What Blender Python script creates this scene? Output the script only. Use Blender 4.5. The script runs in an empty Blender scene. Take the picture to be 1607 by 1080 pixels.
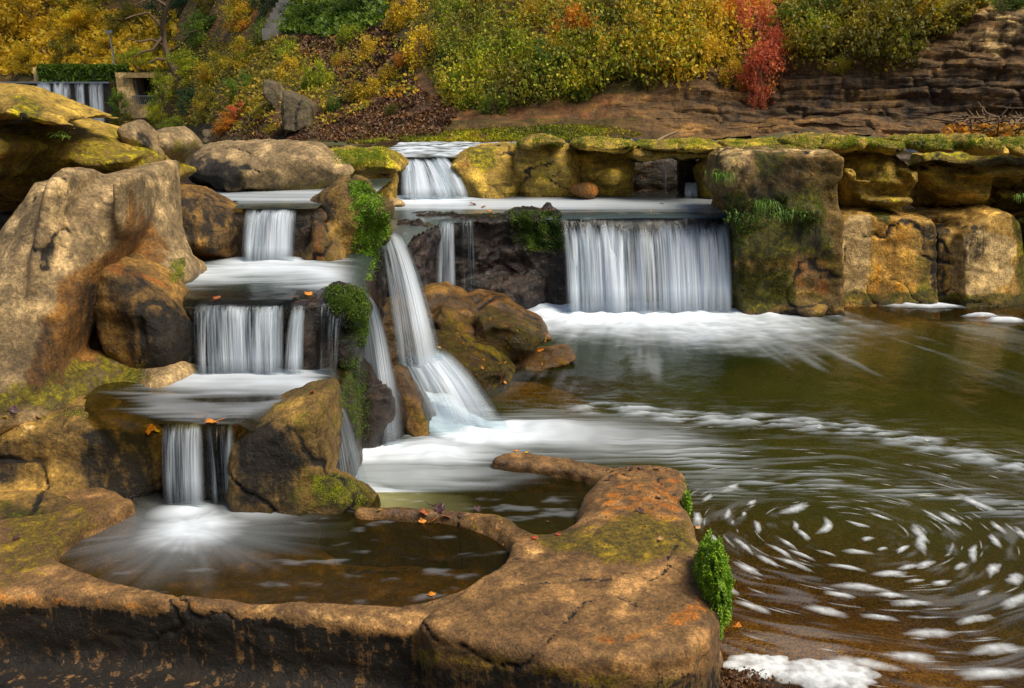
import bpy, math, random, time
import numpy as np
T0 = time.time()
random.seed(7)
rng = np.random.default_rng(11)
SC = bpy.context.scene
COL = SC.collection
# ------------------------------------------------------------------ camera maths
FOC = 1400.0; H = 3.2; HOR = 130.0
TH = math.atan((540 - HOR) / FOC)
cT, sT = math.cos(TH), math.sin(TH)
def ray(px, py):
    u = (px - 803.5) / FOC; v = (540 - py) / FOC
    return np.array([u, cT + v * sT, -sT + v * cT])
def P(px, py, z):
    d = ray(px, py); t = (z - H) / d[2]
    return np.array([d[0] * t, d[1] * t, z])
def PY(px, py, Y):
    d = ray(px, py); t = Y / d[1]
    return np.array([d[0] * t, Y, H + d[2] * t])
def proj(V):
    x = V[:, 0]; y = V[:, 1]; z = V[:, 2] - H
    fwd = y * cT - z * sT; up = y * sT + z * cT
    fwd = np.maximum(fwd, .1)
    return 803.5 + FOC * x / fwd, 540 - FOC * up / fwd

# ------------------------------------------------------------------ noise
_p = np.random.default_rng(5).permutation(256).astype(np.int32)
PERM = np.concatenate([_p, _p, _p])
_g = np.random.default_rng(6).normal(size=(256, 3)); _g /= np.linalg.norm(_g, axis=1)[:, None]
GR = (_g * 1.6).astype(np.float32)
def perlin(x, y, z, seed=0):
    x = np.asarray(x, np.float32) + seed * 17.31; y = np.asarray(y, np.float32) + seed * 7.77; z = np.asarray(z, np.float32) + seed * 3.13
    x, y, z = np.broadcast_arrays(x, y, z)
    xi = np.floor(x); yi = np.floor(y); zi = np.floor(z)
    fx = x - xi; fy = y - yi; fz = z - zi
    xi = xi.astype(np.int32) & 255; yi = yi.astype(np.int32) & 255; zi = zi.astype(np.int32) & 255
    ux = fx * fx * fx * (fx * (fx * 6 - 15) + 10); uy = fy * fy * fy * (fy * (fy * 6 - 15) + 10); uz = fz * fz * fz * (fz * (fz * 6 - 15) + 10)
    out = 0
    for a in (0, 1):
        wx = ux if a else 1 - ux
        A = PERM[xi + a]
        for b in (0, 1):
            wy = uy if b else 1 - uy
            B = PERM[A + yi + b]
            for c in (0, 1):
                wz = uz if c else 1 - uz
                g = GR[PERM[B + zi + c]]
                out = out + wx * wy * wz * (g[..., 0] * (fx - a) + g[..., 1] * (fy - b) + g[..., 2] * (fz - c))
    return out
def fbm(x, y, z, f=1.0, o=3, seed=0, ridge=False):
    s = 0; a = 1.0; t = 0
    for i in range(o):
        n = perlin(x * f, y * f, z * f, seed + i * 3)
        if ridge: n = 1 - 2 * np.abs(n)
        s = s + a * n; t += a; a *= .5; f *= 2.03
    return s / t
def sstep(a, b, x):
    t = np.clip((x - a) / (b - a), 0, 1); return t * t * (3 - 2 * t)

# ------------------------------------------------------------------ mesh helpers
def mk(name, V, Fq, mat=None, parent=None, smooth=True, attrs=None, uv=None, tris=False, origin=True):
    V = np.asarray(V, np.float32); Fq = np.asarray(Fq, np.int32)
    o3 = np.zeros(3, np.float32)
    if origin and parent is None and len(V):
        o3 = np.array([V[:, 0].mean(), V[:, 1].mean(), V[:, 2].min()], np.float32)
    me = bpy.data.meshes.new(name)
    n = Fq.shape[1]
    me.vertices.add(len(V)); me.vertices.foreach_set('co', (V - o3).ravel())
    me.loops.add(Fq.size); me.loops.foreach_set('vertex_index', Fq.ravel())
    me.polygons.add(len(Fq)); me.polygons.foreach_set('loop_start', np.arange(0, Fq.size, n, dtype=np.int32))
    me.update(calc_edges=True)
    me.polygons.foreach_set('use_smooth', np.full(len(Fq), smooth))
    if attrs:
        for k, a in attrs.items():
            a = np.asarray(a, np.float32)
            if a.ndim == 2:
                t = me.attributes.new(k, 'FLOAT_COLOR', 'POINT'); t.data.foreach_set('color', a.ravel())
            else:
                t = me.attributes.new(k, 'FLOAT', 'POINT'); t.data.foreach_set('value', a)
    if uv is not None:
        l = me.uv_layers.new(name='UVMap'); l.data.foreach_set('uv', np.asarray(uv, np.float32)[Fq.ravel()].ravel())
    if mat: me.materials.append(mat)
    me.validate()
    ob = bpy.data.objects.new(name, me); COL.objects.link(ob)
    ob.location = o3
    if parent:
        ob.parent = parent
    return ob
def tag(o, label=None, cat=None, group=None, kind=None):
    if label: o['label'] = label
    if cat: o['category'] = cat
    if group: o['group'] = group
    if kind: o['kind'] = kind
    return o
def grid_faces(nu, nv):
    i = np.arange(nu - 1)[:, None] * nv + np.arange(nv - 1)[None, :]
    i = i.ravel()
    return np.stack([i, i + nv, i + nv + 1, i + 1], 1)
def tube(pts, rad, n=6):
    pts = np.asarray(pts, float); rad = np.broadcast_to(np.asarray(rad, float), (len(pts),))
    V = []
    for i, p in enumerate(pts):
        d = pts[min(i + 1, len(pts) - 1)] - pts[max(i - 1, 0)]; d = d / (np.linalg.norm(d) + 1e-9)
        a = np.cross(d, [0.13, .2, 1.0]); a /= np.linalg.norm(a) + 1e-9
        b = np.cross(d, a)
        for k in range(n):
            t = 2 * math.pi * k / n
            V.append(p + rad[i] * (a * math.cos(t) + b * math.sin(t)))
    F = []
    for i in range(len(pts) - 1):
        for k in range(n):
            F.append([i * n + k, i * n + (k + 1) % n, (i + 1) * n + (k + 1) % n, (i + 1) * n + k])
    return np.array(V), np.array(F)
def join(parts):
    V = []; F = []; o = 0
    for v, f in parts:
        V.append(v); F.append(np.asarray(f) + o); o += len(v)
    return np.concatenate(V), np.concatenate(F)
def boxm(x0, x1, y0, y1, z0, z1):
    V = np.array([(x, y, z) for x in (x0, x1) for y in (y0, y1) for z in (z0, z1)], float)
    F = np.array([(0, 1, 3, 2), (4, 6, 7, 5), (0, 4, 5, 1), (2, 3, 7, 6), (0, 2, 6, 4), (1, 5, 7, 3)])
    return V, F

# ------------------------------------------------------------------ implicit surfaces
def poly_sd(X, Y, poly):
    """signed distance to polygon, NEGATIVE inside"""
    poly = np.asarray(poly, float)
    d = np.full(X.shape, 1e9, np.float32); ins = np.zeros(X.shape, bool)
    n = len(poly)
    for i in range(n):
        ax, ay = poly[i]; bx, by = poly[(i + 1) % n]
        ex, ey = bx - ax, by - ay
        wx, wy = X - ax, Y - ay
        t = np.clip((wx * ex + wy * ey) / (ex * ex + ey * ey + 1e-12), 0, 1)
        d = np.minimum(d, (wx - ex * t) ** 2 + (wy - ey * t) ** 2)
        if ay != by:
            c = (ay > Y) != (by > Y)
            ins ^= c & (X < (bx - ax) * (Y - ay) / (by - ay) + ax)
    d = np.sqrt(d)
    return np.where(ins, -d, d)
def smooth_poly(pts, it=2):
    p = np.asarray(pts, float)
    for _ in range(it):
        q = np.roll(p, -1, 0)
        p = np.stack([.75 * p + .25 * q, .25 * p + .75 * q], 1).reshape(-1, 2)
    return p
def smin(a, b, k):
    h = np.clip(.5 + .5 * (b - a) / k, 0, 1)
    return b * (1 - h) + a * h - k * h * (1 - h)
def sil(poly, Y, T, R=None, lean=0., skew=0., op='+', k=.08, sm=1, nf=None):
    pts = [tuple(PY(a, b, Y)[[0, 2]]) for a, b in poly]
    pts = smooth_poly(pts, sm) if sm else np.array(pts)
    z0 = pts[:, 1].min(); x0 = pts[:, 0].mean()
    mx = abs(lean) * np.ptp(pts[:, 1]) + abs(skew) * np.ptp(pts[:, 0])
    return dict(t='sil', nf=FACETS if nf is None else nf, pts=pts, Y=Y, T=T, R=R or T, lean=lean, skew=skew, z0=z0, x0=x0, op=op, k=k,
                bb=(pts[:, 0].min(), Y - T - mx, z0, pts[:, 0].max(), Y + T + mx, pts[:, 1].max()))
def slab(poly, z0, z1, r=.08, op='+', k=.08, sm=1, tx=0., ty=0.):
    """plan polygon (x,y) between z0 and z1, tilted top by tx,ty"""
    pts = np.array([(p[0], p[1]) for p in poly], float)
    if sm: pts = smooth_poly(pts, sm)
    return dict(t='slab', pts=pts, z0=z0, z1=z1, r=r, op=op, k=k, tx=tx, ty=ty, c=pts.mean(0),
                bb=(pts[:, 0].min(), pts[:, 1].min(), z0, pts[:, 0].max(), pts[:, 1].max(), z1 + .05 + .5*abs(tx)*np.ptp(pts[:,0]) + .5*abs(ty)*np.ptp(pts[:,1])))
def ell(c, r, rz=0., op='+', k=.08):
    R = max(r[0], r[1])
    return dict(t='ell', c=c, r=r, rz=rz, op=op, k=k, bb=(c[0] - R, c[1] - R, c[2] - r[2], c[0] + R, c[1] + R, c[2] + r[2]))
def ev(pr, xs, ys, zs):
    if pr['t'] == 'sil':
        X, Z = np.meshgrid(xs, zs, indexing='ij')
        d = poly_sd(X, Z, pr['pts'])
        ins = np.clip(-d / pr['R'], 0, 1)
        half = pr['T'] * np.sqrt(1 - (1 - ins) ** 2)
        yc = pr['Y'] + pr['lean'] * (Z - pr['z0']) + pr['skew'] * (X - pr['x0'])
        dy = np.abs(ys[None, :, None] - yc[:, None, :])
        a = dy - half[:, None, :]
        o = np.sqrt(np.maximum(d, 0)[:, None, :] ** 2 + dy ** 2)
        f = np.where((d > 0)[:, None, :], o, np.maximum(a, d[:, None, :] * 1.0)).astype(np.float32)
        w = np.array([np.ptp(pr['pts'][:, 0]) / 2, pr['T'], np.ptp(pr['pts'][:, 1]) / 2]); cx = pr['pts'].mean(0)
        q0 = ((X - cx[0]) / w[0])[:, None, :]; q2 = ((Z - cx[1]) / w[2])[:, None, :]; q1 = (ys[None, :, None] - yc[:, None, :]) / w[1]
        rr = np.random.default_rng(int(abs(cx[0]) * 1000 + abs(cx[1]) * 777))
        sc = min(w)
        for i in range(pr['nf']):
            nn = rr.normal(size=3); nn[1] = -abs(nn[1]) - .35; nn[2] += .25; nn /= np.linalg.norm(nn)
            k = rr.uniform(.72, 1.0) if abs(nn[1]) > .75 else rr.uniform(.85, 1.1)
            g = ((nn[0] * q0 + nn[1] * q1 + nn[2] * q2) - k) * sc
            f = -smin(-f, -g.astype(np.float32), .035)
        return f
    if pr['t'] == 'slab':
        X, Y = np.meshgrid(xs, ys, indexing='ij')
        d = poly_sd(X, Y, pr['pts'])
        zt = pr['z1'] + pr['tx'] * (X - pr['c'][0]) + pr['ty'] * (Y - pr['c'][1])
        zm = (zt + pr['z0']) / 2; hz = (zt - pr['z0']) / 2
        dz = np.abs(zs[None, None, :] - zm[:, :, None]) - hz[:, :, None]
        r = pr['r']
        a = d[:, :, None] + r; b = dz + r
        return (np.minimum(np.maximum(a, b), 0) + np.sqrt(np.maximum(a, 0) ** 2 + np.maximum(b, 0) ** 2) - r).astype(np.float32)
    c, r = pr['c'], pr['r']; ca, sa = math.cos(pr['rz']), math.sin(pr['rz'])
    X = xs[:, None, None] - c[0]; Y = ys[None, :, None] - c[1]; Z = zs[None, None, :] - c[2]
    x = (X * ca + Y * sa) / r[0]; y = (-X * sa + Y * ca) / r[1]; z = Z / r[2]
    q = np.sqrt(x * x + y * y + z * z)
    return ((q - 1) * min(r)).astype(np.float32)
FACETS = 9
def surface_nets(F, o, h):
    nx, ny, nz = F.shape
    s = F < 0
    cs = [s[a:nx - 1 + a, b:ny - 1 + b, c:nz - 1 + c] for a in (0, 1) for b in (0, 1) for c in (0, 1)]
    cnt = sum(c.astype(np.int8) for c in cs)
    act = (cnt > 0) & (cnt < 8)
    I, J, K = np.nonzero(act)
    idx = np.full(act.shape, -1, np.int32); idx[I, J, K] = np.arange(len(I))
    acc = np.zeros((len(I), 3)); n = np.zeros(len(I))
    corners = [(a, b, c) for a in (0, 1) for b in (0, 1) for c in (0, 1)]
    for ca in corners:
        for ax in range(3):
            if ca[ax]: continue
            cb = list(ca); cb[ax] = 1
            fa = F[I + ca[0], J + ca[1], K + ca[2]]; fb = F[I + cb[0], J + cb[1], K + cb[2]]
            m = (fa < 0) != (fb < 0)
            t = np.where(m, fa / np.where(m, fa - fb, 1), 0)
            p = np.zeros((len(I), 3)); p[:] = ca; p[:, ax] += t
            acc += p * m[:, None]; n += m
    V = acc / n[:, None] + np.stack([I, J, K], 1)
    V = V * h + np.array(o)
    Q = []
    for ax in range(3):
        sl0 = [slice(None)] * 3; sl1 = [slice(None)] * 3
        sl0[ax] = slice(0, -1); sl1[ax] = slice(1, None)
        e = s[tuple(sl0)] != s[tuple(sl1)]
        b, c = [(1, 2), (2, 0), (0, 1)][ax]
        i = list(np.nonzero(e))
        m = (i[b] > 0) & (i[c] > 0) & (i[b] < F.shape[b] - 1) & (i[c] < F.shape[c] - 1)
        i = [q[m] for q in i]
        ins = s[i[0], i[1], i[2]]
        def g(db, dc):
            j = [q.copy() for q in i]; j[b] -= db; j[c] -= dc
            return idx[j[0], j[1], j[2]]
        q = np.stack([g(1, 1), g(0, 1), g(0, 0), g(1, 0)], 1)
        q[~ins] = q[~ins][:, ::-1]
        Q.append(q)
    Q = np.concatenate(Q); Q = Q[(Q >= 0).all(1)]
    return V, Q
def vnormals(V, Q):
    a = V[Q[:, 2]] - V[Q[:, 0]]; b = V[Q[:, 3]] - V[Q[:, 1]]
    fn = np.cross(a, b); N = np.zeros_like(V)
    for i in range(Q.shape[1]):
        for c in range(3):
            N[:, c] += np.bincount(Q[:, i], fn[:, c], len(V))
    return N / (np.linalg.norm(N, axis=1)[:, None] + 1e-9)
def vsmooth(V, Q, it=1, w=.5):
    for _ in range(it):
        A = np.zeros_like(V); n = np.zeros(len(V))
        for i in range(4):
            j = Q[:, (i + 1) % 4]; k = Q[:, i]
            for c in range(3):
                A[:, c] += np.bincount(k, V[j, c], len(V)) + np.bincount(j, V[k, c], len(V))
            n += np.bincount(k, minlength=len(V)) + np.bincount(j, minlength=len(V))
        V = V * (1 - w) + w * A / np.maximum(n, 1)[:, None]
    return V

HOLLOW_SHADE = .14  # strength of the shade painted into the rock's hollows
def rock(name, label, cat, prims, mat, h=.03, big=(.06, 1.3), mid=(.02, 5.), fine=(.006, 18.), strata=(0., 8.), ridge=(0., 3.),
         stain_shade=None, kind=None, group=None, zcut=None, seed=0, warp=(.05, 1.7), crack=(.03, 1.1, .030), rid=(.022, 3.2)):
    bb = np.array([p['bb'] for p in prims if p['op'] == '+'])
    pad = big[0] + strata[0] + .12 + warp[0]
    lo = bb[:, :3].min(0) - pad; hi = bb[:, 3:].max(0) + pad
    if zcut is not None: lo[2] = max(lo[2], zcut)
    n = np.ceil((hi - lo) / h).astype(int) + 1
    xs, ys, zs = [(lo[i] + h * np.arange(n[i])).astype(np.float32) for i in range(3)]
    F = None
    for p in prims:
        d = ev(p, xs, ys, zs)
        if F is None: F = d
        elif p['op'] == '+': F = smin(F, d, p['k'])
        else: F = -smin(-F, d, p['k'])
    # coarse noise on a lattice 4x coarser then interpolated
    st = 4
    xc, yc, zc = xs[::st], ys[::st], zs[::st]
    Nn = fbm(xc[:, None, None], yc[None, :, None], zc[None, None, :], big[1], 2, seed)
    if ridge[0]: Nn = Nn + ridge[0] / max(big[0], 1e-6) * fbm(xc[:, None, None], yc[None, :, None], zc[None, None, :] * 1.4, ridge[1], 2, seed + 9, True)
    for ax, (full, co) in enumerate(((xs, xc), (ys, yc), (zs, zc))):
        f = (np.arange(len(full)) / st); i0 = np.minimum(f.astype(int), len(co) - 1); i1 = np.minimum(i0 + 1, len(co) - 1); w = (f - i0).astype(np.float32)
        sh = [1, 1, 1]; sh[ax] = -1; w = w.reshape(sh)
        Nn = np.take(Nn, i0, ax) * (1 - w) + np.take(Nn, i1, ax) * w
    F = F + big[0] * Nn
    F[0], F[-1], F[:, 0], F[:, -1], F[:, :, 0], F[:, :, -1] = 1, 1, 1, 1, 1, 1
    V, Q = surface_nets(F, lo, h)
    V = vsmooth(V, Q, 1, .5)
    N = vnormals(V, Q)
    x, y, z = V.T
    D = mid[0] * fbm(x, y, z, mid[1], 3, seed + 4) + fine[0] * fbm(x, y, z, fine[1], 3, seed + 6)
    if strata[0]:
        w = fbm(x, y, z, .9, 2, seed + 8)
        s = perlin(x * .6, y * .6, z * strata[1] + w * 1.5, seed + 2) + .5 * perlin(x * 1.4, y * 1.4, z * strata[1] * 2.3 + w * 2, seed + 3)
        D = D + strata[0] * s * (1 - np.abs(N[:, 2])) ** .5
    D = D + rid[0] * (fbm(x, y, z * 1.3, rid[1], 4, seed + 11, True) - .3)
    ck = np.zeros(len(V))
    if crack[0]:
        for i_ in range(2):
            c_ = perlin(x * crack[1], y * crack[1], z * crack[1] * (.5 + 1.2 * i_), seed + 15 + i_) + .10 * fbm(x, y, z, 6, 2, seed + i_)
            ck = np.maximum(ck, np.exp(-(c_ / crack[2]) ** 2) * sstep(-.1, .3, perlin(x * .7, y * .7, z * .7, seed + 19 + i_)))
        D = D - crack[0] * ck
    V = V + N * D[:, None]
    if warp[0]:
        f_ = warp[1]
        V = V + warp[0] * np.stack([fbm(x, y, z, f_, 3, seed + 21), fbm(x, y, z, f_, 3, seed + 22) * .8, fbm(x, y, z, f_, 3, seed + 23) * .7], 1)
    N = vnormals(V, Q)
    S = np.zeros((len(V), 4), np.float32)
    wet = np.zeros(len(V), np.float32)
    if stain_shade is not None: S, wet = stain_shade(V, N, S, wet)
    S[:, 1] += .8 * ck + HOLLOW_SHADE * sstep(.1, -.35, fbm(x, y, z * 1.3, rid[1], 4, seed + 11, True) - .25)  # dark cracks, plus crevice shade painted into the low areas
    ob = mk(name, V, Q, mat, attrs=dict(stain_shade=S, wet=wet))
    tag(ob, label, cat, group, kind)
    return ob

# stain helpers: channels 0 moss, 1 dark algae and painted shade, 2 rust, 3 pale
MOSS, DARK, RUST, PALE, WET = 0, 1, 2, 3, 4
def stains_shade(*specs, moss=0., mossup=0., dark=0., rust=0., pale=0., wetz=None, front_dark=0.):
    """specs: (channel, polygon in photo pixels, feather, strength) marks a patch of the surface seen there"""
    def f(V, N, S, wet):
        S[:, 0] = moss + mossup * np.clip(N[:, 2], 0, 1)
        S[:, 1] = dark + front_dark * np.clip(-N[:, 1] - .35, 0, 1)
        S[:, 2] = rust; S[:, 3] = pale
        pu, pv = proj(V)
        pu = pu.astype(np.float32); pv = pv.astype(np.float32)
        pu = pu + 16 * fbm(V[:, 0], V[:, 1], V[:, 2], 2.2, 3, 41); pv = pv + 14 * fbm(V[:, 0], V[:, 1], V[:, 2], 2.2, 3, 42)
        for ch, poly, fe, st in specs:
            d = poly_sd(pu, pv, poly)
            m = 1 - sstep(-fe, fe, d)
            if ch == WET: wet[:] = np.maximum(wet, m * st)
            else: S[:, ch] = S[:, ch] + m * st
        if wetz is not None:
            z0, w = wetz
            m = 1 - sstep(z0, z0 + w, V[:, 2] + .04 * perlin(V[:, 0] * 3, V[:, 1] * 3, V[:, 2]))
            wet[:] = np.maximum(wet, m)
        return np.clip(S, -1, 1.5), wet
    return f

# ------------------------------------------------------------------ materials
class NT:
    def __init__(s, name):
        s.m = bpy.data.materials.new(name); s.m.use_nodes = True
        s.t = s.m.node_tree; s.t.nodes.clear()
    def n(s, typ, **kw):
        nd = s.t.nodes.new(typ)
        for k, v in kw.items():
            if k.startswith('_'): setattr(nd, k[1:], v)
            else:
                key = k.replace('__', ' ')
                nd.inputs[int(key[1:]) if key[0] == 'i' and key[1:].isdigit() else key].default_value = v
        return nd
    def l(s, a, b): s.t.links.new(a, b)
    def math(s, op, a, b=None, clamp=False):
        nd = s.t.nodes.new('ShaderNodeMath'); nd.operation = op; nd.use_clamp = clamp
        for i, v in enumerate((a, b)):
            if v is None: continue
            if isinstance(v, (int, float)): nd.inputs[i].default_value = v
            else: s.l(v, nd.inputs[i])
        return nd.outputs[0]
    def mix(s, fac, a, b, mode='MIX'):
        nd = s.t.nodes.new('ShaderNodeMix'); nd.data_type = 'RGBA'; nd.blend_type = mode
        for i, v in ((0, fac), (6, a), (7, b)):
            if isinstance(v, (int, float)): nd.inputs[i].default_value = v
            elif isinstance(v, tuple): nd.inputs[i].default_value = (*v, 1)
            else: s.l(v, nd.inputs[i])
        return nd.outputs[2]
    def noise(s, vec, scale, detail=4, rough=.55, dist=0., dim='3D'):
        nd = s.n('ShaderNodeTexNoise', Scale=scale, Detail=detail, Roughness=rough, Distortion=dist)
        s.l(vec, nd.inputs['Vector']); return nd.outputs[0]
    def mapping(s, vec, scale=(1, 1, 1), loc=(0, 0, 0)):
        nd = s.n('ShaderNodeMapping'); nd.inputs['Scale'].default_value = scale; nd.inputs['Location'].default_value = loc
        s.l(vec, nd.inputs['Vector']); return nd.outputs[0]
    def ramp(s, fac, stops):
        nd = s.t.nodes.new('ShaderNodeValToRGB'); e = nd.color_ramp.elements
        while len(e) < len(stops): e.new(.5)
        for q, (p, c) in zip(e, stops):
            q.position = p; q.color = (*c, 1) if isinstance(c, tuple) else (c, c, c, 1)
        s.l(fac, nd.inputs[0]); return nd.outputs[0]
    def out(s, sh):
        o = s.t.nodes.new('ShaderNodeOutputMaterial'); s.l(sh, o.inputs[0]); return s.m

def rock_mat(name, c1=(.40, .27, .13), c2=(.20, .135, .065), moss=(.17, .15, .012), moss2=(.07, .10, .008), dark=(.016, .013, .008), rust=(.34, .13, .015),
             pale=(.50, .40, .25), sc=1.0, rough=.72, bump=.5, vert=0., strata=0., dk=(2.4, 2.6)):
    m = NT(name)
    pos = m.n('ShaderNodeNewGeometry').outputs['Position']
    at = m.n('ShaderNodeAttribute', _attribute_name='stain_shade')
    sep = m.n('ShaderNodeSeparateColor'); m.l(at.outputs['Color'], sep.inputs[0])
    wet = m.n('ShaderNodeAttribute', _attribute_name='wet').outputs['Fac']
    nA = m.noise(pos, 1.1 * sc, 6, .6, .6)
    nB = m.noise(pos, 5.5 * sc, 8, .65, .3)
    nC = m.noise(pos, 38 * sc, 5, .6)
    nV = m.noise(m.mapping(pos, (9 * sc, 9 * sc, 1.0 * sc)), 1.0, 6, .65, .4)
    nM = m.noise(pos, 14 * sc, 9, .72, .5)
    nS = m.noise(m.mapping(pos, (1.2 * sc, 1.2 * sc, 11 * sc)), 1.0, 6, .6, .5)
    def ridged(scale, detail=6, vec=None):
        nd_ = m.n('ShaderNodeTexNoise', Scale=scale, Detail=detail, Roughness=.55, Distortion=.35); nd_.noise_type = 'RIDGED_MULTIFRACTAL'; nd_.normalize = True
        nd_.inputs['Lacunarity'].default_value = 2.1; m.l(vec or pos, nd_.inputs['Vector']); return nd_.outputs[0]
    nR = ridged(2.6 * sc, 7, m.mapping(pos, (1, 1, 1.7)))
    f = m.math('ADD', m.math('MULTIPLY', nA, .55), m.math('MULTIPLY', nB, .45))
    if strata: f = m.math('ADD', m.math('MULTIPLY', f, 1 - strata), m.math('MULTIPLY', nS, strata))
    if vert: f = m.math('ADD', m.math('MULTIPLY', f, 1 - vert), m.math('MULTIPLY', nV, vert))
    c = m.mix(m.ramp(f, [(.38, 0.), (.60, 1.)]), c2, c1)
    def mask(a, n, k=2.2, sharp=5.):
        t = m.math('ADD', a, m.math('MULTIPLY', m.math('SUBTRACT', n, .5), k))
        return m.math('ADD', m.math('MULTIPLY', m.math('SUBTRACT', t, .5), sharp), .5, clamp=True)
    c = m.mix(mask(at.outputs['Alpha'], nB, 2.0, 4.), c, pale)
    c = m.mix(m.math('MULTIPLY', mask(sep.outputs[2], nV if vert else nB, 2.0, 3.), .9), c, rust)
    mossc = m.mix(m.ramp(nM, [(.38, 0.), (.62, 1.)]), moss2, moss)
    mk_ = mask(sep.outputs[0], m.math('ADD', m.math('MULTIPLY', nB, .6), m.math('MULTIPLY', nM, .4)), 2.4, 3.5)
    c = m.mix(m.math('MULTIPLY', mk_, .92), c, mossc)
    nd = m.math('ADD', m.math('MULTIPLY', nV, .5), m.math('MULTIPLY', nM, .5))
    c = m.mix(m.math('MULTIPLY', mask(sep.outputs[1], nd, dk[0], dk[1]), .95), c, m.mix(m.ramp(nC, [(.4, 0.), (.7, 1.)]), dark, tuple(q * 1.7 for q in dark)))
    c = m.mix(1.0, c, m.ramp(nC, [(.30, .66), (.5, 1.), (.70, 1.35)]), 'MULTIPLY')
    c = m.mix(1.0, c, m.ramp(nM, [(.32, .62), (.6, 1.18)]), 'MULTIPLY')
    c = m.mix(1.0, c, m.ramp(nB, [(.32, .80), (.65, 1.14)]), 'MULTIPLY')
    c = m.mix(1.0, c, m.ramp(nR, [(.04, .62), (.26, 1.), (.8, 1.2)]), 'MULTIPLY')
    g_ = m.n('ShaderNodeGamma'); m.l(c, g_.inputs[0]); g_.inputs[1].default_value = 1.42; c = m.mix(1.0, g_.outputs[0], (2.2, 2.05, 1.66), 'MULTIPLY')
    c = m.mix(m.math('MULTIPLY', wet, .62), c, m.mix(1., c, (.32, .28, .26), 'MULTIPLY'))
    b = m.n('ShaderNodeBsdfPrincipled')
    m.l(c, b.inputs['Base Color'])
    r = m.math('SUBTRACT', rough, m.math('MULTIPLY', wet, .42), clamp=True)
    r = m.math('ADD', r, m.math('MULTIPLY', m.math('SUBTRACT', nM, .5), .3), clamp=True)
    m.l(r, b.inputs['Roughness'])
    hgt = m.math('ADD', m.math('ADD', m.math('MULTIPLY', nB, .35), m.math('MULTIPLY', nM, .25)), m.math('MULTIPLY', nC, .10))
    hgt = m.math('ADD', hgt, m.math('MULTIPLY', nR, .45))
    hgt = m.math('ADD', hgt, m.math('MULTIPLY', mk_, m.math('MULTIPLY', m.noise(pos, 90 * sc, 3, .7), .25)))
    if strata: hgt = m.math('ADD', hgt, m.math('MULTIPLY', nS, strata * 1.2))
    bp = m.n('ShaderNodeBump', Strength=min(1., bump * 1.5), Distance=.11 / sc ** .5); m.l(hgt, bp.inputs['Height']); m.l(bp.outputs[0], b.inputs['Normal'])
    return m.out(b.outputs[0])

def leaf_mat(name, stops, trans=.45, nscale=.5, rough=.6):
    m = NT(name)
    r = m.n('ShaderNodeAttribute', _attribute_name='rnd').outputs['Fac']
    oi = m.n('ShaderNodeObjectInfo')
    pos = m.n('ShaderNodeNewGeometry').outputs['Position']
    n = m.noise(pos, nscale, 3)
    f = m.math('ADD', m.math('MULTIPLY', r, .55), m.math('MULTIPLY', m.math('SUBTRACT', n, .35), 1.3))
    f = m.math('ADD', f, m.math('MULTIPLY', m.math('SUBTRACT', oi.outputs['Random'], .5), .15))
    c = m.ramp(f, stops)
    b = m.n('ShaderNodeBsdfPrincipled', Roughness=rough); m.l(c, b.inputs['Base Color'])
    t = m.n('ShaderNodeBsdfTranslucent'); m.l(c, t.inputs[0])
    x = m.n('ShaderNodeMixShader'); x.inputs[0].default_value = trans
    m.l(b.outputs[0], x.inputs[1]); m.l(t.outputs[0], x.inputs[2])
    return m.out(x.outputs[0])

def plain(name, c, rough=.6, nv=.3, sc=20, bump=.2, metallic=0):
    m = NT(name); pos = m.n('ShaderNodeNewGeometry').outputs['Position']
    n = m.noise(pos, sc, 6)
    cc = m.mix(1.0, c, m.ramp(n, [(.3, 1 - nv), (.7, 1 + nv)]), 'MULTIPLY')
    b = m.n('ShaderNodeBsdfPrincipled', Roughness=rough, Metallic=metallic); m.l(cc, b.inputs['Base Color'])
    bp = m.n('ShaderNodeBump', Strength=bump, Distance=.02); m.l(n, bp.inputs['Height']); m.l(bp.outputs[0], b.inputs['Normal'])
    return m.out(b.outputs[0])

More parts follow.
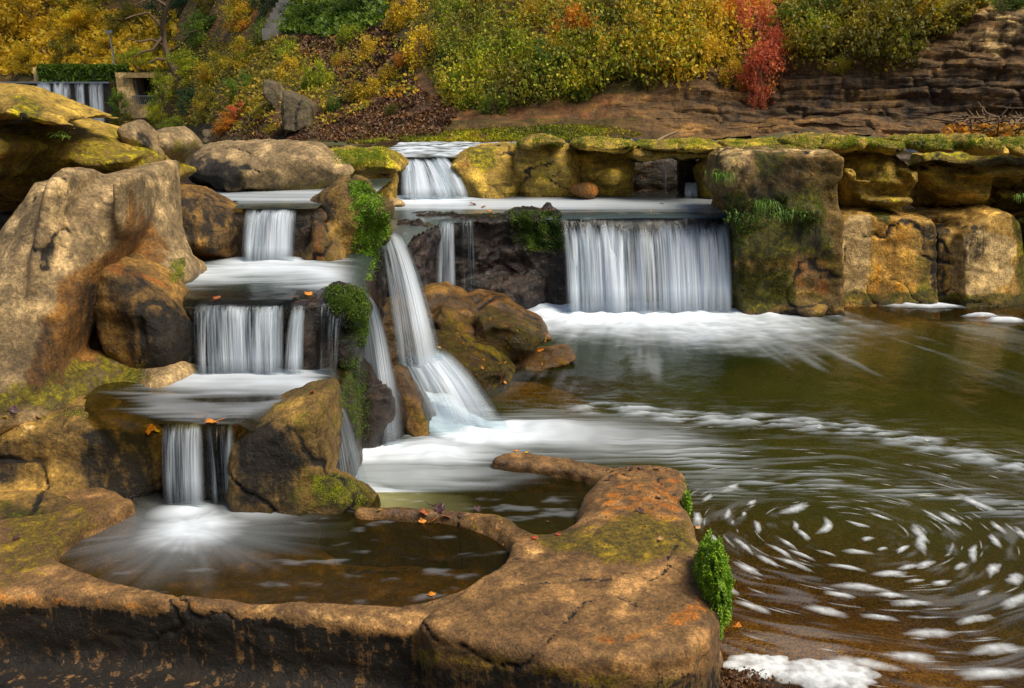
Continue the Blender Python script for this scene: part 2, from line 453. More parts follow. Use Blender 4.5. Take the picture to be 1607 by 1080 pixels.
FOAMC = (.80, .89, 1.0)
def water_mat(name, body=(.030, .034, .010), tint=(.55, .50, .30), turb=.5, rough=.12, wave=1.0, streak=0., wavesc=(1, 1, 1)):
    m = NT(name)
    pos = m.n('ShaderNodeNewGeometry').outputs['Position']
    fo = m.n('ShaderNodeAttribute', _attribute_name='foam').outputs['Fac']
    sh = m.n('ShaderNodeAttribute', _attribute_name='shallow').outputs['Fac']
    n1 = m.noise(m.mapping(pos, wavesc), 2.2, 5, .6, .6)
    n2 = m.noise(m.mapping(pos, wavesc), 9, 4, .6, .4)
    hgt = m.math('ADD', m.math('MULTIPLY', n1, .8), m.math('MULTIPLY', n2, .25))
    bp = m.n('ShaderNodeBump', Strength=.25 * wave, Distance=.1); m.l(hgt, bp.inputs['Height'])
    nb = m.noise(pos, .6, 3)
    bc = m.mix(m.ramp(nb, [(.35, 0.), (.65, 1.)]), body, tuple(b * 1.8 for b in body))
    df = m.n('ShaderNodeBsdfDiffuse'); m.l(bc, df.inputs[0])
    tr = m.n('ShaderNodeBsdfTransparent'); tr.inputs[0].default_value = (*tint, 1)
    mx = m.n('ShaderNodeMixShader')
    m.l(m.math('MULTIPLY', m.math('SUBTRACT', 1., sh), turb, clamp=True), mx.inputs[0])
    m.l(tr.outputs[0], mx.inputs[1]); m.l(df.outputs[0], mx.inputs[2])
    gl = m.n('ShaderNodeBsdfGlossy', Roughness=rough); m.l(bp.outputs[0], gl.inputs['Normal'])
    fr = m.n('ShaderNodeFresnel', IOR=1.33); m.l(bp.outputs[0], fr.inputs['Normal'])
    m2 = m.n('ShaderNodeMixShader'); m.l(fr.outputs[0], m2.inputs[0]); m.l(mx.outputs[0], m2.inputs[1]); m.l(gl.outputs[0], m2.inputs[2])
    fd = m.n('ShaderNodeBsdfDiffuse'); fd.inputs[0].default_value = (*FOAMC, 1)
    m3 = m.n('ShaderNodeMixShader'); m.l(m.math('MULTIPLY', fo, 1., clamp=True), m3.inputs[0]); m.l(m2.outputs[0], m3.inputs[1]); m.l(fd.outputs[0], m3.inputs[2])
    return m.out(m3.outputs[0])

def fall_mat(name, dens=.5, top=.12, freq=1.0, col=FOAMC, base_fade=.1, fine=1.0, grow=.5):
    """falling water: clear at the lip, breaking into white strands"""
    m = NT(name)
    uv = m.n('ShaderNodeUVMap').outputs[0]
    sp = m.n('ShaderNodeSeparateXYZ'); m.l(uv, sp.inputs[0])
    v = sp.outputs[1]
    a = m.noise(m.mapping(uv, (5 * freq, .8, 1)), 1., 3, .55)
    b = m.noise(m.mapping(uv, (26 * freq, 1.0, 1)), 1., 3, .6)
    c = m.noise(m.mapping(uv, (70 * freq, 1.6, 1)), 1., 2, .6)
    a0 = m.noise(m.mapping(uv, (1.8 * freq, .25, 1)), 1., 1, .5)
    s = m.math('ADD', m.math('ADD', m.math('MULTIPLY', m.math('ADD', a, m.math('MULTIPLY', m.math('SUBTRACT', a0, .5), 1.2)), .48), m.math('MULTIPLY', b, .36)), m.math('MULTIPLY', c, .16 * fine))
    s = m.math('MULTIPLY', m.math('SUBTRACT', s, .5 - .32 * (dens - .5)), 5.4)
    s = m.math('ADD', s, .5)
    # start of the white water
    st = m.math('ADD', top, m.math('ADD', m.math('MULTIPLY', m.math('SUBTRACT', b, .5), .4), m.math('MULTIPLY', m.math('SUBTRACT', a, .5), .5)))
    t = m.math('MULTIPLY', m.math('SUBTRACT', v, st), 7., clamp=True)
    w = m.math('MULTIPLY', v, grow)
    al = m.math('MULTIPLY', m.math('ADD', s, w, clamp=True), t, clamp=True)
    ed = m.n('ShaderNodeAttribute', _attribute_name='edge').outputs['Fac']
    al = m.math('MULTIPLY', al, ed, clamp=True)
    al = m.math('MULTIPLY', al, m.math('MULTIPLY', m.math('SUBTRACT', 1.02, v), 1. / max(base_fade, .01), clamp=True))
    d = m.n('ShaderNodeBsdfDiffuse'); d.inputs[0].default_value = (*col, 1)
    tl = m.n('ShaderNodeBsdfTranslucent'); tl.inputs[0].default_value = (*col, 1)
    dm = m.n('ShaderNodeMixShader'); dm.inputs[0].default_value = .35; m.l(d.outputs[0], dm.inputs[1]); m.l(tl.outputs[0], dm.inputs[2])
    bp = m.n('ShaderNodeBump', Strength=.5, Distance=.05); m.l(b, bp.inputs['Height']); m.l(bp.outputs[0], d.inputs['Normal'])
    tr = m.n('ShaderNodeBsdfTransparent'); tr.inputs[0].default_value = (.88, .92, .93, 1)
    gl = m.n('ShaderNodeBsdfGlossy', Roughness=.12); m.l(bp.outputs[0], gl.inputs['Normal'])
    fr = m.n('ShaderNodeFresnel', IOR=1.33)
    g = m.n('ShaderNodeMixShader'); m.l(m.math('MULTIPLY', m.math('MULTIPLY', fr.outputs[0], .8), ed), g.inputs[0]); m.l(tr.outputs[0], g.inputs[1]); m.l(gl.outputs[0], g.inputs[2])
    x = m.n('ShaderNodeMixShader'); m.l(al, x.inputs[0]); m.l(g.outputs[0], x.inputs[1]); m.l(dm.outputs[0], x.inputs[2])
    return m.out(x.outputs[0])

M = {}
M['tan'] = rock_mat('smooth_tan_sandstone', (.41, .335, .225), (.21, .165, .105), vert=.3, bump=.5, rust=(.24, .135, .03), moss=(.30, .27, .008), moss2=(.11, .12, .006), pale=(.52, .42, .28))
M['brown'] = rock_mat('brown_wet_sandstone', (.37, .25, .085), (.13, .085, .03), bump=.65, moss=(.27, .23, .008), rust=(.33, .15, .025))
M['slab'] = rock_mat('slab_sandstone', (.31, .21, .11), (.19, .125, .062), dk=(3.4, 6.), sc=1.8, bump=.45, rust=(.42, .19, .02), moss=(.27, .21, .01), moss2=(.14, .12, .008), dark=(.009, .007, .004), pale=(.46, .33, .18))
M['olive'] = rock_mat('mossy_sandstone', (.60, .46, .14), (.26, .20, .05), moss=(.52, .46, .008), moss2=(.17, .19, .004), strata=.35, bump=.7, pale=(.52, .42, .16))
M['wetdark'] = rock_mat('black_wet_rock', (.13, .095, .085), (.022, .017, .016), moss=(.11, .13, .004), moss2=(.02, .035, .004), rough=.42, bump=1.0, sc=1.7, vert=.3)
M['wall'] = rock_mat('stained_wall_rock', (.58, .43, .18), (.34, .23, .06), vert=.6, bump=.55, rust=(.46, .26, .02), moss=(.22, .20, .006), pale=(.52, .42, .26))
M['block'] = rock_mat('mossy_block_rock', (.36, .26, .095), (.14, .10, .035), bump=.8, moss=(.21, .20, .005), moss2=(.07, .09, .004))

# ------------------------------------------------------------------ levels
Z4, Z3, Z2, Z1, ZP, ZT = .36, .95, 1.50, 2.0, 1.37, 1.97
def PP(lst, z): return [tuple(P(a, b, z)[:2]) for a, b in lst]

# --- foreground slab with its two potholes
slab_top = PP([(1130, 985), (1127, 935), (1112, 880), (1088, 830), (1076, 790), (1079, 745), (1040, 732), (960, 733), (900, 722), (812, 704), (780, 712), (850, 760), (860, 800), (850, 795), (700, 802), (600, 797), (430, 788), (250, 800), (120, 745), (-60, 700)], .46)
slab_front = PP([(-60, 936), (0, 935), (240, 946), (450, 964), (640, 984), (800, 1024), (950, 1046), (1080, 1040)], .46)
body = slab_top + slab_front
pot1 = PP([(80, 885), (140, 840), (240, 795), (400, 775), (560, 770), (640, 800), (735, 822), (800, 858), (800, 900), (765, 935), (690, 962), (600, 974), (450, 970), (330, 964), (230, 950), (130, 925)], Z4)
pot2 = PP([(500, 806), (640, 810), (720, 810), (785, 813), (835, 838), (872, 838), (903, 815), (902, 790), (935, 750), (960, 738), (900, 722), (800, 700), (700, 670), (500, 670)], .44)
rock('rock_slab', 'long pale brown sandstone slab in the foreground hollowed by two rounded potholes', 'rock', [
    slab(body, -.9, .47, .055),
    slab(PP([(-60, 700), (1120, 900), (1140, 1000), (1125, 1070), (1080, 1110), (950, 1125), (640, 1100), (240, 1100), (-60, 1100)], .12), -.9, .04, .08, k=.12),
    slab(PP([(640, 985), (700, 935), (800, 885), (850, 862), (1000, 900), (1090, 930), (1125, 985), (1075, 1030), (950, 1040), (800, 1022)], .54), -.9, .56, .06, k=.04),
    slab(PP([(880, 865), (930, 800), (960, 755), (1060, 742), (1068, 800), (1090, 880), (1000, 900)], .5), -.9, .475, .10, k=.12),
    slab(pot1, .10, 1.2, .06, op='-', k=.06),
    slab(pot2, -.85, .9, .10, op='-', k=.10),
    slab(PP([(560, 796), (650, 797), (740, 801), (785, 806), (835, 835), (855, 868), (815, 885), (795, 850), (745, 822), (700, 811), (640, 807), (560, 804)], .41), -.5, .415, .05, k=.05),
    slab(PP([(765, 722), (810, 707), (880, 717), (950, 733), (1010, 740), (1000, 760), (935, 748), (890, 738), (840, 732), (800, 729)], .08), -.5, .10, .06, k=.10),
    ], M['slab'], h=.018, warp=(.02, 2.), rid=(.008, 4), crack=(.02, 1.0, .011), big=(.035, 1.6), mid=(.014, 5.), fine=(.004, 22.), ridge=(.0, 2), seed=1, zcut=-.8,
    stain_shade=stains_shade((MOSS, [(760, 800), (830, 840), (860, 862), (1000, 885), (1090, 870), (1080, 820), (1000, 800), (930, 830), (870, 840), (800, 815), (740, 790)], 25, .9),
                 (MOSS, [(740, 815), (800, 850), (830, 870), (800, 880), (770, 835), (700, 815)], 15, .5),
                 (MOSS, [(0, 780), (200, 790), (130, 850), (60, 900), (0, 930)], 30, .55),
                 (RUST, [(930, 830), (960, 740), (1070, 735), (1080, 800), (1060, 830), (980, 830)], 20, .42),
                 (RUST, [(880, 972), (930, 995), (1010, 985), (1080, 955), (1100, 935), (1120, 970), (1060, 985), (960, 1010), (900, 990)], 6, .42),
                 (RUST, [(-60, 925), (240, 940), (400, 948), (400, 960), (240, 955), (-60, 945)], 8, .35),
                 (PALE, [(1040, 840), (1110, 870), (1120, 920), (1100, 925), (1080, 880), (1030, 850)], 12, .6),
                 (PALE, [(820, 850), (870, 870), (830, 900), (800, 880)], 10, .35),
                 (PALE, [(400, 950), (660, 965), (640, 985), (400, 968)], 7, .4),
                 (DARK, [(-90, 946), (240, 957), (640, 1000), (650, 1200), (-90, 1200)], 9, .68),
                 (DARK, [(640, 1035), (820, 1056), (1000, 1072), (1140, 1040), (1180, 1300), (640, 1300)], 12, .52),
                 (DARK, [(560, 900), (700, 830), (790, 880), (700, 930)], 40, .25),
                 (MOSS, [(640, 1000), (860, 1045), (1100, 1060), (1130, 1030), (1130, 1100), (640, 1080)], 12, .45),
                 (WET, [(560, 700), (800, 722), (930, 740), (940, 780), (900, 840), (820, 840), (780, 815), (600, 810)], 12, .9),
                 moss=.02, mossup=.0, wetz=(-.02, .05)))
# head of moss on the slab's side
def moss_tuft(name, label, c, r, n, mat, hang=.06, parent=None, size=.02, cat='moss'):
    V = []; F = []
    base = ell(c, r)
    pts = rng.normal(size=(n, 3)); pts /= np.linalg.norm(pts, axis=1)[:, None]
    amp = 1 + .38 * perlin(pts[:, 0] * 4.5 + c[0], pts[:, 1] * 4.5, pts[:, 2] * 4.5)
    C = np.array(c) + pts * np.array(r) * amp[:, None]
    rn = []
    for i in range(n):
        p = C[i]; s = size * rng.uniform(.6, 1.4)
        d = pts[i] + rng.normal(size=3) * .5 + np.array([0, 0, -hang * 8]); d /= np.linalg.norm(d)
        a = np.cross(d, rng.normal(size=3)); a /= np.linalg.norm(a)
        o = len(V)
        V += [p - a * s * .4, p + d * s * .5 - a * s * .3, p + d * s * 1.3, p + d * s * .5 + a * s * .3 + a * 0]
        F.append([o, o + 1, o + 2, o + 3]); rn += [rng.uniform()] * 4
    # solid core
    m = 14
    core = []
    for i in range(m + 1):
        t = math.pi * i / m
        for j in range(m * 2):
            u = math.pi * j / m
            q = np.array([math.sin(t) * math.cos(u), math.sin(t) * math.sin(u), math.cos(t)])
            k = 1 + .38 * perlin(q[0] * 4.5 + c[0], q[1] * 4.5, q[2] * 4.5)
            core.append(np.array(c) + q * np.array(r) * k * .97)
    o = len(V); V += core; rn += [.35] * len(core)
    for i in range(m):
        for j in range(2 * m):
            F.append([o + i * 2 * m + j, o + (i + 1) * 2 * m + j, o + (i + 1) * 2 * m + (j + 1) % (2 * m), o + i * 2 * m + (j + 1) % (2 * m)])
    ob = mk(name, V, F, mat, attrs=dict(rnd=rn), smooth=False)
    return tag(ob, label, cat)
M['moss'] = leaf_mat('bright_moss', [(0, (.03, .09, .004)), (.4, (.16, .32, .008)), (1, (.36, .52, .02))], .15, 14)
c = PY(1121, 925, 4.28)
moss_tuft('moss_cushion', 'bright green moss cushion hanging on the right side of the slab', tuple(PY(1117, 918, 4.45)), (.075, .24, .235), 12000, M['moss'], size=.013)

# --- terraces (bedrock steps under the water)
M['bed'] = rock_mat('stream_bed_rock', (.16, .11, .05), (.07, .05, .025), bump=.6, rust=(.3, .12, .02))
t3 = [(-6, 6.2), (-2.5, 6.15), (PY(248, 690, 5.8)[0], 5.95), (PY(252, 690, 5.78)[0], 5.78), (PY(374, 690, 5.78)[0], 5.78), (PY(380, 690, 5.9)[0], 6.0), (PY(505, 640, 6.1)[0], 6.1), (PY(530, 610, 6.5)[0], 6.5), (P(535, 610, Z3)[0], 7.3), (-6, 7.6)]
rock('rock_step', 'low wet rock step that the nearest small waterfall drops over', 'rock', [slab(t3, -.8, Z3 - .05, .06, sm=0)],
     M['bed'], h=.03, big=(.04, 1.5), mid=(.025, 5), fine=(.01, 16), seed=2, zcut=-.7,
     stain_shade=stains_shade((DARK, [(200, 690), (400, 690), (400, 830), (200, 830)], 10, .6), (RUST, [(200, 660), (400, 660), (400, 700), (200, 700)], 8, .3), wetz=(3, 1)))
t2 = [tuple(PY(215, 480, 7.35)[:2]), tuple(PY(300, 482, 6.98)[:2]), tuple(PY(380, 482, 6.95)[:2]), tuple(PY(450, 480, 6.98)[:2]), tuple(PY(500, 478, 7.02)[:2]), tuple(PY(545, 470, 7.15)[:2]), tuple(PY(566, 470, 7.5)[:2]), tuple(PY(572, 450, 8.3)[:2]), tuple(PY(590, 450, 9.6)[:2]), (PY(590, 450, 9.6)[0], 10.5), (-6, 10.5), (-6, 7.4)]
rock('rock_ledge', 'dark wet rock ledge behind the middle waterfall of the left cascade', 'rock', [slab(t2, -.8, Z2 - .05, .07, sm=1),
     sil([(480, 470), (520, 452), (555, 450), (578, 478), (572, 540), (560, 600), (530, 560), (500, 520)], 7.35, .35, .2),
     ell(tuple(PY(533, 478, 7.25)), (.24, .28, .19), 0, k=.06),
     sil([(440, 480), (505, 470), (510, 560), (520, 610), (470, 600), (445, 585)], 7.05, .2, .15),
     sil([(540, 560), (600, 560), (630, 620), (640, 700), (600, 705), (540, 700), (525, 640)], 7.75, .4, .2)],
     M['wetdark'], h=.03, big=(.05, 1.6), mid=(.035, 4.5), fine=(.012, 14), seed=3, zcut=-.7,
     stain_shade=stains_shade((MOSS, [(505, 450), (580, 455), (578, 540), (560, 580), (540, 540), (515, 490)], 12, .8), (MOSS, [(525, 560), (590, 560), (590, 690), (535, 690)], 12, .45), wetz=(3, 1)))
t1 = [tuple(PY(330, 340, 8.9)[:2]), tuple(PY(375, 340, 8.9)[:2]), tuple(PY(480, 340, 8.9)[:2]), tuple(PY(560, 340, 9.6)[:2]), (-2.2, 11.6), (-2.2, 14), (-1.95, 15.0), (-1.95, 19), (-9, 19), (-9, 8.9)]
rock('rock_shelf', 'upper rock shelf carrying the channel above the left cascade', 'rock', [slab(t1, -.3, Z1 - .05, .06, sm=0)],
     M['bed'], h=.05, big=(.04, 1.2), mid=(.03, 4), fine=(.01, 14), seed=4, zcut=.2, stain_shade=stains_shade(wetz=(3, 1)))
# plateau with the black wall
t0 = [(PY(592, 380, 10.15)[0], 10.35), (PY(628, 380, 10.2)[0], 10.3), (PY(650, 380, 11.3)[0], 11.3), (PY(690, 340, 12.35)[0], 12.35), (PY(790, 340, 12.75)[0], 12.75), (PY(870, 340, 12.8)[0], 12.75), (PY(1000, 340, 12.9)[0], 12.9), (PY(1180, 340, 12.9)[0], 12.9), (4.5, 19), (-2.4, 19), (-2.4, 12), (-1.9, 10.6)]
rock('rock_wall', 'black dripping rock wall left of the widest waterfall', 'rock', [slab(t0, -.8, ZP - .05, .08, sm=0),
      ell((PY(830, 350, 12.7)[0], 12.95, ZP - .05), (.45, .4, .16)), ell((PY(730, 350, 12.6)[0], 12.8, ZP - .08), (.9, .4, .14)),
      ell((PY(790, 480, 12.5)[0], 12.75, .15), (.8, .3, .4)), ell((PY(640, 335, 12.2)[0], 12.3, ZP - .1), (.4, .5, .14))],
     M['wetdark'], h=.035, big=(.10, 1.3), mid=(.06, 4.), fine=(.018, 13), ridge=(.07, 2.2), rid=(.05, 4.), strata=(.02, 3), seed=5, zcut=-.7,
     stain_shade=stains_shade((MOSS, [(800, 325), (880, 330), (885, 400), (830, 400), (790, 350)], 12, .75), (MOSS, [(690, 330), (800, 325), (880, 335), (880, 345), (690, 342)], 6, .5), (MOSS, [(640, 320), (700, 320), (690, 350), (640, 350)], 10, .3),
                  (RUST, [(810, 318), (870, 320), (870, 345), (820, 350)], 8, .45), moss=.04, wetz=(3, 1)))
# top level shelf behind
tt = [(PY(640, 250, 15.2)[0], 15.2), (PY(700, 250, 15.2)[0], 15.2), (PY(740, 250, 16)[0], 16.2), (PY(1400, 250, 16)[0], 16.6), (9.5, 16.6), (9.5, 22), (-3, 22), (-3, 15.3)]
rock('rock_shelf', 'topmost rock shelf under the small square waterfall at the back', 'rock', [slab(tt, .6, ZT - .04, .06, sm=0)],
     M['bed'], h=.07, big=(.04, 1.2), mid=(.03, 4), fine=(.01, 12), seed=6, zcut=.8, stain_shade=stains_shade(wetz=(3, 1)))

# --- boulders of the left side
rock('rock_outcrop', 'huge smooth pale sandstone outcrop with a rust stained scoop at the left edge', 'rock', [
    sil([(-120, 312), (0, 305), (30, 297), (60, 292), (92, 298), (112, 345), (112, 420), (96, 480), (80, 560), (60, 640), (0, 690), (-120, 700)], 6.1, .55, .25, lean=.8, skew=.1, nf=2),
    sil([(66, 268), (85, 266), (108, 273), (112, 300), (120, 400), (110, 480), (60, 480), (60, 320)], 6.75, .5, .2, lean=.35, nf=0),
    sil([(100, 280), (130, 281), (155, 272), (200, 261), (212, 267), (216, 300), (226, 345), (240, 390), (262, 420), (240, 440), (200, 480), (190, 560), (120, 620), (60, 560), (80, 400)], 7.35, .4, .2, lean=.45, skew=.0, nf=2),
    sil([(190, 262), (212, 266), (218, 310), (226, 360), (200, 380), (190, 320)], 7.15, .35, .12, nf=0, k=.15),
    ell((PY(252, 398, 7.9)[0], 7.85, 1.60), (.36, .5, .2), .2),
    ell((PY(45, 622, 6.3)[0], 6.5, .90), (1.0, .6, .28), .3, k=.25),
    ell((PY(170, 596, 6.6)[0], 6.7, .93), (.40, .40, .15), .3, k=.25),
    ell((PY(165, 330, 6.3)[0], 6.25, 2.0), (.16, .55, .5), .1, op='-', k=.18),
    ell((PY(135, 500, 6.1)[0], 6.15, 1.35), (.24, .52, .55), .15, op='-', k=.25),
    ], M['tan'], h=.028, big=(.03, 1.2), mid=(.008, 4.), fine=(.003, 18.), ridge=(.03, .7), rid=(.006, 3), warp=(.06, .9), crack=(.02, .7, .010), seed=12, zcut=.3,
    stain_shade=stains_shade((PALE, [(60, 268), (115, 272), (108, 330), (116, 390), (140, 440), (110, 470), (85, 420), (80, 330)], 14, .6),
                 (PALE, [(150, 290), (190, 275), (190, 350), (150, 380)], 16, .4), (PALE, [(-60, 320), (70, 300), (60, 480), (-60, 520)], 30, .2),
                 (RUST, [(205, 280), (232, 340), (275, 395), (230, 430), (165, 430), (190, 370)], 14, .8), (RUST, [(85, 440), (165, 400), (240, 430), (200, 520), (130, 590), (20, 640), (70, 520)], 16, .95),
                 (DARK, [(70, 480), (112, 430), (170, 450), (150, 540), (90, 600), (40, 640), (20, 620)], 16, .42), (DARK, [(130, 430), (165, 430), (170, 530), (140, 530)], 12, .22),
                 (MOSS, [(-60, 615), (60, 600), (120, 560), (200, 560), (240, 590), (220, 600), (130, 650), (-60, 660)], 16, .6), (PALE, [(78, 530), (92, 500), (105, 480), (92, 560), (84, 585)], 4, .9)))
rock('overhanging_rock', 'long green stained overhanging rock at top left with a deep shadowed undercut', 'rock', [
    sil([(-160, 120), (0, 126), (45, 134), (75, 148), (110, 162), (150, 176), (190, 200), (212, 218), (206, 226), (170, 212), (130, 200), (85, 196), (30, 188), (-160, 182)], 8.0, 1.0, .35),
    sil([(-160, 170), (100, 180), (200, 205), (240, 230), (262, 255), (262, 290), (235, 300), (205, 288), (150, 284), (100, 290), (60, 330), (-160, 330)], 8.9, .8, .3),
    sil([(90, 225), (150, 236), (200, 232), (225, 240), (210, 262), (150, 282), (95, 272)], 8.3, .55, .25),
    sil([(-160, 200), (20, 205), (60, 214), (84, 232), (70, 248), (30, 250), (10, 290), (-160, 300)], 7.7, .5, .25),
    ell((PY(150, 215, 7.9)[0], 7.7, PY(150, 217, 7.9)[2]), (.32, .5, .1), 0, op='-', k=.08),
    ], M['olive'], h=.035, big=(.07, 1.3), mid=(.03, 3.6), fine=(.007, 15), ridge=(.06, 1.2), strata=(.02, 5), seed=14,
    stain_shade=stains_shade((PALE, [(-160, 118), (50, 135), (200, 205), (180, 208), (60, 170), (-160, 160)], 8, .25), (MOSS, [(0, 200), (260, 210), (260, 300), (0, 300)], 15, .3), (DARK, [(-160, 215), (60, 220), (50, 330), (-160, 330)], 14, .3),
                 (MOSS, [(20, 150), (60, 160), (80, 195), (20, 190)], 8, .4), moss=.22))
rock('rock', 'small rounded rock on the ridge between the overhanging rock and the striped boulder', 'rock', [
    sil([(180, 190), (200, 181), (220, 190), (238, 205), (256, 235), (262, 270), (225, 262), (200, 225)], 8.9, .45, .25), ], M['tan'], h=.03, big=(.04, 1.6), mid=(.02, 4), ridge=(.04, 1.6), seed=15,
    stain_shade=stains_shade((MOSS, [(200, 215), (270, 240), (270, 280), (210, 270)], 10, .5), moss=.1))
rock('rock', 'upright pointed boulder with a tan ridge beside the big flat tan boulder', 'rock', [
    sil([(236, 212), (272, 192), (296, 204), (312, 222), (306, 240), (288, 250), (284, 270), (262, 262), (250, 238)], 9.4, .5, .25),
    ], M['tan'], h=.03, big=(.05, 1.8), mid=(.02, 4), ridge=(.05, 1.8), seed=16, stain_shade=stains_shade((MOSS, [(270, 210), (312, 225), (300, 245), (270, 240)], 8, .6), (MOSS, [(250, 240), (290, 245), (285, 275), (250, 270)], 8, .5)))
rock('rock', 'mossy green bulging rock in the shade under the pointed boulder', 'rock', [
    sil([(212, 262), (240, 250), (278, 254), (302, 262), (305, 276), (285, 284), (270, 292), (250, 300), (226, 298), (212, 285)], 9.2, .5, .3),
    ell(tuple(PY(255, 248, 9.2)), (.22, .3, .12))], M['olive'], h=.03, big=(.07, 1.8), mid=(.03, 4), ridge=(.05, 2), seed=17, stain_shade=stains_shade(moss=.5))
rock('boulder', 'big smooth tan boulder lying behind the topmost pool of the left cascade', 'boulder', [
    sil([(285, 250), (305, 228), (330, 223), (400, 221), (478, 221), (500, 230), (525, 248), (552, 268), (556, 278), (520, 292), (505, 306), (400, 308), (320, 306), (290, 285)], 10.9, .95, .5, lean=.3),
    sil([(330, 250), (385, 250), (392, 305), (330, 306)], 10.4, .25, .2)],
    M['tan'], h=.035, big=(.05, 1.2), mid=(.02, 3.5), fine=(.006, 14), seed=18, ridge=(.03, 1.5),
    stain_shade=stains_shade((DARK, [(290, 240), (330, 245), (385, 265), (390, 300), (290, 305)], 12, .7), (MOSS, [(340, 255), (392, 270), (388, 295), (345, 285)], 8, .5), (RUST, [(510, 240), (550, 270), (500, 290), (480, 260)], 15, .3), (PALE, [(400, 225), (500, 235), (530, 262), (420, 262)], 25, .25),  # the DARK patch paints shade onto the boulder's left side
                 (MOSS, [(400, 288), (520, 285), (520, 308), (400, 308)], 6, .45)))
rock('boulder', 'low pale stone wedged behind the right end of the big tan boulder', 'boulder', [sil([(470, 222), (490, 220), (512, 228), (522, 244), (500, 246)], 11.9, .35, .2)], M['tan'], h=.03, big=(.04, 2), seed=19, stain_shade=stains_shade(moss=.3))
rock('rock', 'flat mossy topped rock with a hollow under its lip beside the small square waterfall', 'rock', [
    sil([(505, 236), (540, 230), (600, 231), (622, 240), (640, 258), (634, 270), (606, 268), (588, 272), (575, 285), (560, 320), (500, 330), (490, 270)], 12.6, 1.1, .3),
    sil([(560, 262), (625, 262), (620, 330), (560, 345)], 13.4, .6, .3),
    ], M['olive'], h=.035, big=(.05, 1.5), mid=(.03, 4), seed=20, strata=(.02, 6),
    stain_shade=stains_shade((MOSS, [(530, 236), (600, 232), (630, 250), (600, 262), (540, 270)], 8, .5), (PALE, [(500, 236), (560, 234), (560, 246), (520, 252)], 6, .4), moss=.25))
rock('rock', 'small cream coloured flat stone on the edge of the upper terrace', 'rock', [sil([(606, 310), (622, 312), (634, 318), (640, 326), (612, 326)], 12.4, .18, .1)], M['tan'], h=.02, big=(.015, 3), seed=21, stain_shade=stains_shade(pale=.8))
rock('mossy_rock', 'tall rock hung with bright green moss between the left cascade and the leaping jet', 'rock', [
    sil([(462, 400), (466, 360), (472, 332), (492, 308), (522, 288), (550, 279), (572, 283), (580, 300), (600, 316), (612, 338), (618, 368), (604, 384), (592, 392), (588, 440), (575, 470), (545, 440), (520, 410)], 9.5, .65, .35, lean=.1),
    sil([(495, 345), (515, 350), (535, 380), (548, 425), (540, 436), (505, 418), (470, 408), (490, 380)], 8.9, .3, .25),
    ell(tuple(PY(600, 330, 9.3)), (.14, .3, .12))],
    M['block'], h=.025, big=(.06, 1.8), mid=(.04, 4), fine=(.010, 14), seed=22,
    stain_shade=stains_shade((MOSS, [(548, 282), (575, 285), (600, 320), (618, 350), (605, 385), (590, 440), (560, 440), (555, 380), (560, 330)], 10, .75), (DARK, [(466, 345), (520, 300), (530, 350), (500, 360), (480, 400), (462, 400)], 12, .6),
                 (RUST, [(492, 350), (512, 345), (505, 400), (480, 405)], 8, .6), (PALE, [(512, 345), (530, 370), (545, 425), (530, 425)], 8, .3), (DARK, [(560, 380), (600, 390), (590, 440), (560, 470)], 10, .5), moss=.25))
rock('boulder', 'rounded dark brown boulder left of the topmost fall of the left cascade', 'boulder', [
    sil([(225, 290), (255, 292), (285, 287), (320, 297), (350, 315), (376, 332), (382, 360), (380, 402), (345, 410), (290, 404), (262, 398), (240, 380), (228, 340)], 9.05, .5, .3)],
    M['brown'], h=.025, big=(.05, 1.6), mid=(.025, 4.5), fine=(.008, 15), strata=(.02, 4), seed=23,
    stain_shade=stains_shade((DARK, [(255, 298), (330, 300), (380, 335), (384, 400), (270, 385), (258, 340)], 12, .55), (RUST, [(225, 290), (262, 300), (262, 390), (230, 370)], 8, .55), (RUST, [(270, 378), (375, 385), (375, 405), (280, 405)], 6, .45), wetz=(1.6, .1)))
rock('boulder', 'rounded dark boulder with layered face left of the middle fall of the left cascade', 'boulder', [
    sil([(148, 416), (170, 402), (195, 403), (230, 418), (262, 440), (288, 466), (304, 490), (312, 540), (306, 590), (225, 592), (190, 560), (160, 505), (148, 455)], 7.15, .42, .16, skew=-.25, nf=4),
    sil([(225, 480), (300, 480), (312, 592), (220, 596)], 7.0, .25, .12, nf=3)],
    M['brown'], h=.025, big=(.04, 1.7), mid=(.025, 4.5), fine=(.008, 15), strata=(.02, 5), seed=24,
    stain_shade=stains_shade((DARK, [(155, 430), (210, 415), (300, 480), (315, 590), (230, 595), (170, 510)], 14, .48), (DARK, [(240, 500), (312, 500), (312, 590), (230, 590)], 10, .5), (MOSS, [(240, 480), (300, 500), (300, 560), (240, 560)], 10, .35), (RUST, [(155, 410), (185, 404), (270, 450), (300, 490), (240, 440), (170, 425)], 6, .5), wetz=(1.05, .1)))
rock('mossy_ledge', 'low moss edged ledge between the two dark boulders', 'rock', [ell((PY(245, 415, 8.1)[0], 8.1, PY(245, 425, 8.1)[2]), (.42, .45, .17), .3)], M['tan'], h=.02, big=(.03, 2), mid=(.02, 5), seed=25,
    stain_shade=stains_shade((MOSS, [(220, 415), (290, 405), (290, 440), (240, 445)], 8, .7), rust=.4))
